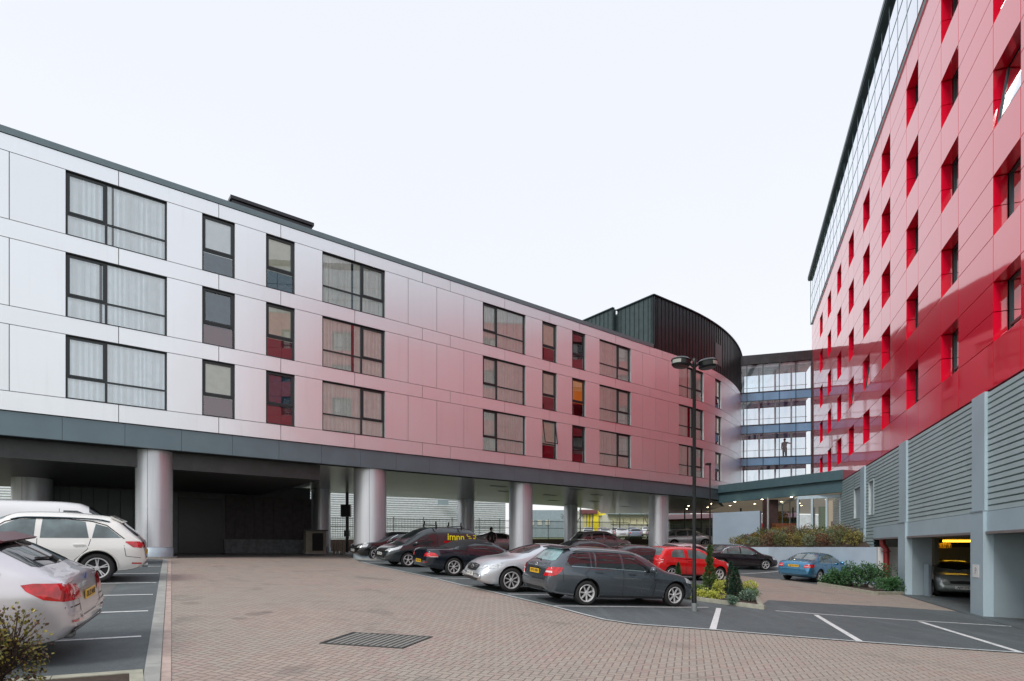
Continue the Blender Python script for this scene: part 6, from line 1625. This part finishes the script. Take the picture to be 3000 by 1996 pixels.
b = MB(); b.box((14.2, 107.5, 6.5), (3.2, .8, .7)); b.build('brown_fascia', M['redroof'], r)
b = MB()
for k in range(5): b.box((13.6+k*.55, 107.8, 4.2), (.22, .2, 3.6))
b.build('yellow_fin', M['yellow'], r)
r, d = bld('glass_office', 'low cream office with a ribbon of pale windows beside the yellow showroom', 17.2, 104, 31.5, 106, 1.4, 5.9, 9, M['cream'])
b = MB(); b.box((24.5, 104.4, 6.0), (15.4, 1.2, .35), (Vector((.99, .139, 0)), Vector((-.139, .99, 0)), Vector((0, 0, 1)))); b.build('roof', M['bluegrey'], r)
for k in range(11):
    c = Vector((18.2+k*1.22, 104.0+k*.171, 4.7)); b = MB(); b.box(c, (1.05, .1, 1.2)); b.build('window', mat('pale yellow window', (.62, .62, .42), .15), r)
r, d = bld('brick_unit', 'low brick unit with red brown roof beyond the last round column', 18.5, 68, 26.5, 68, .0, 3.2, 8, mat('muted green wall', (.24, .28, .22), .8))
b = MB(); b.hexa([(18, 67.3, 3.0), (27, 67.3, 3.3), (27, 76, 4.2), (18, 76, 4.0), (18, 67.3, 3.2), (27, 67.3, 3.5), (27, 76, 4.4), (18, 76, 4.2)]); b.build('roof', M['redroof'], r)
for k in range(4):
    b = MB(); b.box((19.5+k*2, 67.95, 1.7), (1.5, .1, 1.1)); b.build('window', M['frame'], r)
r, d = bld('office_block', 'pale distant office block seen through the hotel lobby', 30, 78, 50, 80, 0, 4.4, 10, mat('pale distant wall', (.6, .64, .66), .7))
b = MB(); b.box((33.6, 77.3, 2.6), (2.2, .2, 1.1)); o = b.build('street_sign', mat('red sign', (.62, .02, .03), .4)); tag(o, 'red rectangular sign seen through the lobby glass', 'sign')
bs_ = MB(); bs_.box((33.7, 77.18, 2.6), (.5, .04, .5)); q = bs_.build('white_emblem', M['white']); adopt(q, o)
# cars on the forecourt beyond the railings: low detail copies
cols_ = [('white', (.75, .76, .77)), ('silver', (.55, .57, .6)), ('pale blue', (.35, .42, .55)), ('white', (.72, .73, .72)), ('grey', (.35, .37, .38)), ('red', (.4, .05, .05)), ('white', (.7, .72, .75))]
base = {}
k = 0
def farcar(i, cn, cc):
    key = cn
    if key not in base:
        base[key] = build_car({kk: vv for kk, vv in HAT.items() if kk not in ('extra', 'plate_r', 'plate_f', 'seams', 'seams_r', 'seams_f', 'tail_x')}, 'forecourt_car', 'tmp', 'car', carpaint(cn+' far car paint', cc, .1), 'X', None, None, 0)
        return base[key]
    return copy_tree(base[key])
i = 0
for rowi, (y, z, n_, x0) in enumerate(((78, 1.45, 9, 10.2), (88, 2.15, 9, 11.5))):
    for k in range(n_):
        cn, cc = cols_[(k*3+rowi*2) % len(cols_)]
        o = farcar(i, cn, cc); x = x0+k*2.15; o.location = (x, y, g(x, y)+.0); o.rotation_euler = (0, 0, R(-95 if (k+rowi) % 3 else 80)); o['label'] = cn+' car parked on the distant forecourt beyond the railings'; o['category'] = 'car'; o['group'] = cn+' cars on the distant forecourt'; i += 1

# ------------------------------------------------------------------ bench, planters, vegetation
p0 = PX(2268, 1563, 42.0); p1 = PX(2325, 1563, 42.0); c = (p0+p1)/2; L = p1.x-p0.x
r = thing('bench', 'red brown timber bench outside the glazed lobby', 'bench', (c.x, c.y, .92))
b = MB()
for k in range(4): b.box((c.x, c.y+.30+.02*k, 1.33+.115*k), (L, .03, .09))
b.build('backrest', M['wood'], r)
b = MB()
for k in range(4): b.box((c.x, c.y-.22+.13*k, 1.34), (L, .11, .03))
b.build('seat', M['wood'], r)
for sx in (-1, 1):
    b = MB(); x = c.x+sx*(L/2-.06); b.bar((x, c.y-.22, .92), (x, c.y-.22, 1.55), .06); b.bar((x, c.y+.30, .92), (x, c.y+.34, 1.72), .06); b.bar((x, c.y-.25, 1.55), (x, c.y+.34, 1.57), .06, .04); b.build('end_frame', M['wood'], r)
# lobby chairs and table read as small furniture
for k, px in enumerate((2444, 2456)):
    q = PX(px, 1560, 41.5); r = thing('lobby_chair', ('left', 'right')[k]+'most of two red seated chairs inside the lobby glass', 'chair', (q.x, q.y, .92)); b = MB(); b.box((q.x, q.y, 1.35), (.24, .4, .06)); b.box((q.x, q.y+.2, 1.60), (.24, .05, .48)); b.build('seat', mat('red seat', (.40, .05, .05), .6), r)
    b = MB()
    for sx, sy in ((-1, -1), (1, -1), (-1, 1), (1, 1)): b.bar((q.x+sx*.1, q.y+sy*.17, .92), (q.x+sx*.1, q.y+sy*.17, 1.34), .03)
    b.build('leg_frame', M['steel'], r)
def leaves(b, pts_fn, n, size, rn, mi=(0,), asp=.55, droop=.3):
    for _ in range(n):
        p, out = pts_fn(rn)
        s_ = size*rn.uniform(.6, 1.35)
        d = (Vector(out)+Vector((rn.uniform(-1, 1), rn.uniform(-1, 1), rn.uniform(-1, .9)))*.8).normalized()
        sd_ = d.cross(Vector((rn.uniform(-1, 1), rn.uniform(-1, 1), rn.uniform(-1, 1)))).normalized()*s_*asp/2
        tip = p+d*s_-Vector((0, 0, droop*s_*.4)); m_ = p+d*s_*.5
        b.add([p, m_+sd_, tip, m_-sd_], [(0, 1, 2, 3)], rn.choice(mi))
def shrub(name, label, cat, c, rx, ry, h, cols, n, size, seed, group=None, stems=7, asp=.55, twiggy=0, flat=.35, matn=None, soft=1.0):
    rn = random.Random(seed); c = Vector(c)
    r = thing(name, label, cat, c, group)
    lobes = [(rn.uniform(-.55, .55), rn.uniform(-.55, .55), rn.uniform(.35, .78), rn.uniform(.32, .55)) for _ in range(9)]
    def fn(q):
        lx, ly, lz, lr = q.choice(lobes)
        a = q.uniform(0, 2*math.pi); zz = q.uniform(-1, 1); rr_ = math.sqrt(1-zz*zz)*lr; k_ = q.uniform(.65, 1.08)
        o = Vector((math.cos(a)*rr_, math.sin(a)*rr_, zz*lr))
        p = Vector((lx*rx+o.x*rx*k_, ly*ry+o.y*ry*k_, max(.03, (lz+o.z*.8*k_)*h)))
        return c+p, o.normalized()+Vector((0, 0, .4))
    ms = matn or [foliage(name+' leaf '+str(seed), cols)]
    b = MB(); leaves(b, fn, n, size, rn, tuple(range(len(ms))), asp)
    b.build('foliage', ms, r)
    b = MB()
    for k in range(stems):
        lx, ly, lz, lr = lobes[k % len(lobes)]; e = c+Vector((lx*rx*1.1, ly*ry*1.1, lz*h*1.05))
        m_ = c+Vector((lx*rx*.4, ly*ry*.4, lz*h*.5)); b.tube([c+Vector((lx*.1*rx, ly*.1*ry, -.05)), m_, e], [.014, .010, .004], 5)
        for _ in range(3+twiggy):
            t_ = rn.uniform(.3, 1); s0 = m_+(e-m_)*t_; b.tube([s0, s0+Vector((rn.uniform(-.3, .3)*rx, rn.uniform(-.3, .3)*ry, rn.uniform(.1, .35)*h))], [.006, .002], 4)
    b.build('stem', mat('twig bark', (.055, .035, .028), .9, var=.3), r)
    return r
def conifer(c, h, w_, label, seed, spiral=False, cols=((.018, .055, .022), (.04, .10, .035), (.075, .14, .045))):
    rn = random.Random(seed); c = Vector(c); r = thing('conifer', label, 'conifer', c)
    def prof(t_):
        if spiral:
            base = w_*(1-t_*.9)*(.86+.16*math.sin(t_*26)) if t_ < .5 else w_*.52*(.85+.30*math.sin(t_*30))*(1.15-.75*t_)
            return base
        return w_*(min(1, t_*6+.35))*(1-t_)**.72
    def fn(q):
        t_ = q.random()**1.25; a = q.uniform(0, 2*math.pi); rr_ = prof(t_)*q.uniform(.55, 1.05)*(1+.12*math.sin(a*5+t_*9))
        p = c+Vector((math.cos(a)*rr_, math.sin(a)*rr_, .04+t_*h))
        return p, Vector((math.cos(a)*.8, math.sin(a)*.8, .7))
    b = MB(); leaves(b, fn, 8500 if spiral else 4200, .05, rn, (0,), .4)
    b.build('foliage', foliage('conifer leaf '+str(seed), cols), r)
    b = MB(); b.tube([c+Vector((0, 0, -.05)), c+Vector((0, 0, h*.85))], [.03, .008], 6); b.build('trunk', mat('twig bark', (.055, .035, .028), .9), r)
    return r
# planted island
isl = [Vector(g2(2000, 1752)), Vector(g2(2049, 1762)), Vector(g2(2238, 1787)), Vector(g2(2209, 1730)), Vector((9.0, 23.4)), Vector((6.2, 19.6))]
o = sheet('island_soil', [tuple(p_) for p_ in isl], .07, M['soil'])
def kerbs(name, pts, closed=False, wd=.13, hgt=.12, label=None):
    b = MB(); n = len(pts)
    for i in range(n if closed else n-1):
        a, c = pts[i], pts[(i+1) % n]; L = (c-a).length; d = (c-a)/L; m_ = max(1, round(L/.91)); nn_ = Vector((-d.y, d.x))*wd
        for k in range(m_):
            p_, q_ = a+d*(L*k/m_+.004), a+d*(L*(k+1)/m_-.004)
            co_ = [p_, q_, q_+nn_, p_+nn_]
            zb = [g(v.x, v.y)-.06 for v in co_]; zt = [g(v.x, v.y)+hgt for v in co_]
            lo_ = [(v.x, v.y, z) for v, z in zip(co_, zb)]; hi = [(v.x, v.y, z) for v, z in zip(co_, zt)]
            b.hexa(lo_+hi)
    o = b.build(name, M['kerb']); o['kind'] = 'structure'; return o
kerbs('island_kerb', isl, True)
def isp(px, py): v = G(px, py, .07); return v
conifer(isp(2198, 1754)-Vector((.05, .1, 0)) if False else isp(2155, 1755), .95, .26, 'darkest cone shaped conifer at the right of the planted island', 11, cols=((.010, .035, .018), (.018, .055, .028), (.03, .075, .035)))
conifer(isp(2141, 1740), 1.05, .22, 'cone shaped conifer just behind the darkest conifer in the island', 12, cols=((.014, .045, .03), (.022, .07, .045), (.035, .09, .05)))
conifer(isp(2079, 1733), 1.55, .32, 'tall spiral clipped conifer in the middle of the planted island', 13, True, cols=((.03, .08, .022), (.06, .14, .035), (.14, .17, .05)))
conifer(isp(1987, 1737), .95, .17, 'small conifer behind the nose of the blue grey estate', 14)
ylw = ((.30, .36, .035), (.50, .55, .08), (.62, .62, .16)); grn = ((.05, .13, .035), (.12, .22, .06), (.3, .33, .10)); teal = ((.05, .12, .08), (.14, .24, .17), (.30, .38, .28))
lows = [(2015, 1750, .28, .30, ylw, 'yellow green'), (2060, 1752, .30, .26, ylw, 'bright yellow'), (2045, 1740, .3, .34, grn, 'mid green'), (2094, 1757, .30, .24, ylw, 'lime yellow'), (2110, 1738, .30, .42, ylw, 'taller golden'),
        (2190, 1737, .34, .36, ylw, 'golden topped'), (2195, 1762, .32, .34, teal, 'blue green'), (2146, 1768, .18, .20, teal, 'small blue green'), (2182, 1756, .22, .30, teal, 'grey green'), (2205, 1750, .2, .3, grn, 'leafy green')]
for i, (px, py, rr_, h, cc, w_) in enumerate(lows):
    shrub('low_shrub', w_+' low shrub in the planted island, '+('at its left end by the lamp post', 'right beside the lamp post', 'behind the lamp post', 'in front of the spiral conifer', 'between the spiral and the cone conifers', 'by its rear right kerb', 'at its front right corner', 'at the foot of the darkest conifer', 'right of the darkest conifer', 'by its right hand kerb')[i], 'shrub', isp(px, py), rr_, rr_, h, cc, 900, .05, 100+i, asp=.6)
# bed by the garage with dark green laurels
bed = [Vector(g2(2394, 1713)), Vector(g2(2562, 1743)), Vector(g2(2650, 1743)), Vector((16.0, 26.0)), Vector((17.3, 28.2)), Vector((16.4, 28.2))]
sheet('bed_soil', [tuple(p_) for p_ in bed], .06, M['soil']); kerbs('bed_kerb', bed[:3])
dk = ((.02, .075, .025), (.045, .14, .04), (.10, .22, .09))
for i, (px, py, Zr, h) in enumerate(((2455, 1716, .55, .75), (2495, 1718, .6, 1.05), (2535, 1722, .65, 1.1), (2575, 1722, .62, 1.05), (2610, 1735, .5, .6), (2425, 1712, .35, .35))):
    q = G(px, py, .05)
    shrub('laurel_shrub', 'glossy dark green shrub in the garage side bed, '+('left of its middle', 'tall one left of centre', 'tallest one at its centre', 'next to the red drain pipe', 'low one beside the garage pier', 'lowest one nearest the blue saloon')[i], 'shrub', q, Zr, Zr, h, dk, 1300, .11, 200+i, asp=.42)
# planted bank along the retaining wall
cs = [((.10, .10, .03), (.22, .20, .05), (.40, .30, .06)), ((.06, .10, .03), (.13, .18, .05), (.2, .2, .1)), ((.09, .04, .03), (.16, .07, .04), (.30, .16, .05)), ((.07, .12, .06), (.18, .22, .12), (.3, .32, .2))]
names = ['yellow flecked', 'mid green', 'rust brown', 'grey green', 'olive', 'russet']
k = 0
for i in range(26):
    t_ = i/25; px = 2170+350*t_; rowz = (i % 3)
    Z = (41.0-10.5*t_)+rowz*1.3; Z = min(Z, 42); p_ = PX(px, 1598, Z); base_z = .0+rowz*.22
    if i > 22: base_z = .02
    shrub('bank_shrub', names[i % 6]+' shrub on the planted bank above the retaining wall, number %s from the left' % ('one two three four five six seven eight nine ten eleven twelve thirteen fourteen fifteen sixteen seventeen eighteen nineteen twenty twenty-one twenty-two twenty-three twenty-four twenty-five twenty-six'.split()[i]), 'shrub', (p_.x, p_.y, base_z), .75, .6, .75+.25*rnd.random()-(.25 if i < 4 else 0), cs[i % 4], 900, .09, 300+i, asp=.5, twiggy=2)
# near bush at the left edge
bc = Vector((-4.35, 4.75, 0)); bc.z = g(bc.x, bc.y)
lv = [foliage('hedge leaf yellow', ((.20, .18, .03), (.36, .31, .05), (.45, .36, .1))), foliage('hedge leaf russet', ((.06, .03, .02), (.13, .06, .03), (.22, .12, .05))), foliage('hedge leaf deep', ((.03, .03, .012), (.07, .06, .02), (.12, .10, .04))), foliage('hedge leaf dark', ((.05, .045, .02), (.12, .09, .03), (.16, .06, .04))), foliage('hedge leaf olive', ((.10, .12, .03), (.20, .20, .05), (.3, .26, .08)))]
shrub('hedge_bush', 'twiggy half bare bush with small yellow leaves in the lower left corner', 'bush', bc+Vector((-.12, 0, 0)), .60, .52, 1.02, None, 6500, .036, 55, stems=44, asp=.6, twiggy=9, matn=lv)
shrub('hedge_bush', 'low leafy bush edge at the very bottom of the lower left corner', 'bush', bc+Vector((.42, -.15, -.03)), .55, .4, .42, None, 5200, .034, 56, stems=26, asp=.6, twiggy=5, matn=lv)
kb = [Vector(g2(-150, 2010)), Vector(g2(418, 1968)), Vector(g2(430, 2090))]
kerbs('bed_kerb', kb, wd=-.13, hgt=.03); sheet('bed_soil', [tuple(kb[0]), tuple(kb[1]), tuple(kb[2]), (-5.0, 3.6)], .02, M['soil'])
# trees beyond
def bare_tree(c, h, label, seed, leafcol=None, nl=0, spread=.35):
    rn = random.Random(seed); c = Vector(c); r = thing('tree', label, 'tree', c); b = MB(); tips = []
    def grow(p, d, L, rad, lvl):
        e = p+d*L; mid_ = p+d*L*.5+Vector((rn.uniform(-1, 1), rn.uniform(-1, 1), 0))*L*.05
        b.tube([p, mid_, e], [rad, rad*.8, rad*.6], 5)
        if lvl == 0: tips.append(e); return
        for _ in range(3 if lvl > 1 else 4):
            nd_ = (d+Vector((rn.uniform(-1, 1), rn.uniform(-1, 1), rn.uniform(-.2, .5)))*(.55+spread)).normalized()
            grow(p+d*L*rn.uniform(.6, 1), nd_, L*rn.uniform(.55, .75), rad*.55, lvl-1)
    grow(c, Vector((0, 0, 1)), h*.38, h*.018, 4)
    b.build('trunk', mat('bare bark', (.09, .075, .06), .9, var=.2), r)
    if nl:
        bl_ = MB()
        def fn(q): p_ = q.choice(tips)+Vector((q.gauss(0, .3), q.gauss(0, .3), q.gauss(0, .3))); return p_, Vector((0, 0, .2))
        leaves(bl_, fn, nl, .16, rn, (0,), .7); bl_.build('crown', foliage('tree leaf %d' % seed, leafcol), r)
    return r
bare_tree((8.9, 80, .9), 6.5, 'bare winter tree beside the blue grey shed beyond the railings', 31)
bare_tree((21.0, 90, 1.6), 6.0, 'bare tree in front of the cream office beyond the railings', 32)
bare_tree((23.0, 58.5, -.1), 5.0, 'autumn tree with golden leaves beyond the last round column', 33, ((.35, .22, .02), (.5, .33, .03), (.6, .42, .06)), 3000)
for i, (px, Z, h) in enumerate(((1700, 78, 6.2), (1816, 80, 6.0), (2006, 62, 4.6), (2055, 60, 4.4))):
    p_ = PX(px, 1570, Z); b = MB(); z_ = g(p_.x, p_.y); b.tube([(p_.x, p_.y, z_), (p_.x, p_.y, z_+h)], [.09, .06], 8); b.tube([(p_.x, p_.y, z_+h), (p_.x+.9, p_.y, z_+h+.15)], .04, 6)
    o = b.build('street_lamp', M['rail']); tag(o, ('thin street lamp left of the yellow showroom', 'thin street lamp right of the yellow showroom', 'thin street lamp left of the silver suv', 'thin street lamp by the autumn tree')[i], 'street lamp')
# ------------------------------------------------------------------ light, sky, camera
w = bpy.data.worlds.new('World'); scene.world = w; w.use_nodes = True
t = NT(w.node_tree); bg = w.node_tree.nodes['Background']
sky = t.new('ShaderNodeTexSky'); sky.sky_type = 'NISHITA'; sky.sun_disc = False
SUN_EL, SUN_AZ = R(42), R(215)
sky.sun_elevation = SUN_EL; sky.sun_rotation = SUN_AZ; sky.dust_density = 4; sky.air_density = 1
tc = t.new('ShaderNodeTexCoord'); sp = t.new('ShaderNodeSeparateXYZ'); t.l.new(tc.outputs['Generated'], sp.inputs[0])
nz = t.noise(tc.outputs['Generated'], 1.6, 4)
hgt = t.ramp(t.m('ADD', sp.outputs[2], t.m('MULTIPLY', nz, .1)), .02, .75)
cloud = t.mix(hgt, (10.2, 10.1, 9.9, 1), (8.6, 8.95, 9.8, 1))       # bright overcast veil
cloud = t.mix(t.m('MULTIPLY', t.ramp(nz, .42, .7), .6), cloud, (8.7, 9.0, 9.6, 1))
below = t.ramp(sp.outputs[2], -.02, .03)
cloud = t.mix(below, (3.2, 3.3, 3.3, 1), cloud)
mixc = t.mix(.90, sky.outputs[0], cloud)
t.l.new(mixc, bg.inputs[0]); bg.inputs[1].default_value = .112
sl = bpy.data.lights.new('sun', 'SUN'); sl.energy = 1.9; sl.angle = R(18); sl.color = (1, .96, .9)
so = bpy.data.objects.new('sun', sl); COL.objects.link(so)
d = Vector((math.sin(SUN_AZ)*math.cos(SUN_EL), math.cos(SUN_AZ)*math.cos(SUN_EL), math.sin(SUN_EL)))
so.rotation_euler = d.to_track_quat('Z', 'Y').to_euler()
cam = bpy.data.cameras.new('camera'); co = bpy.data.objects.new('camera', cam); COL.objects.link(co)
co.location = (0, 0, 0); co.rotation_euler = (R(90), 0, 0)
cam.sensor_width = 36; cam.lens = 36*F/3000; cam.shift_y = (HY-998)/3000; cam.clip_start = .1; cam.clip_end = 4000
scene.camera = co
scene.view_settings.view_transform = 'Standard'; scene.view_settings.look = 'None'; scene.view_settings.exposure = 0; scene.view_settings.gamma = 1
scene.render.engine = 'CYCLES'
scene.cycles.max_bounces = 8; scene.cycles.transparent_max_bounces = 16; scene.cycles.glossy_bounces = 5; scene.cycles.diffuse_bounces = 3
scene.cycles.use_denoising = True
scene.cycles.caustics_reflective = False; scene.cycles.caustics_refractive = False
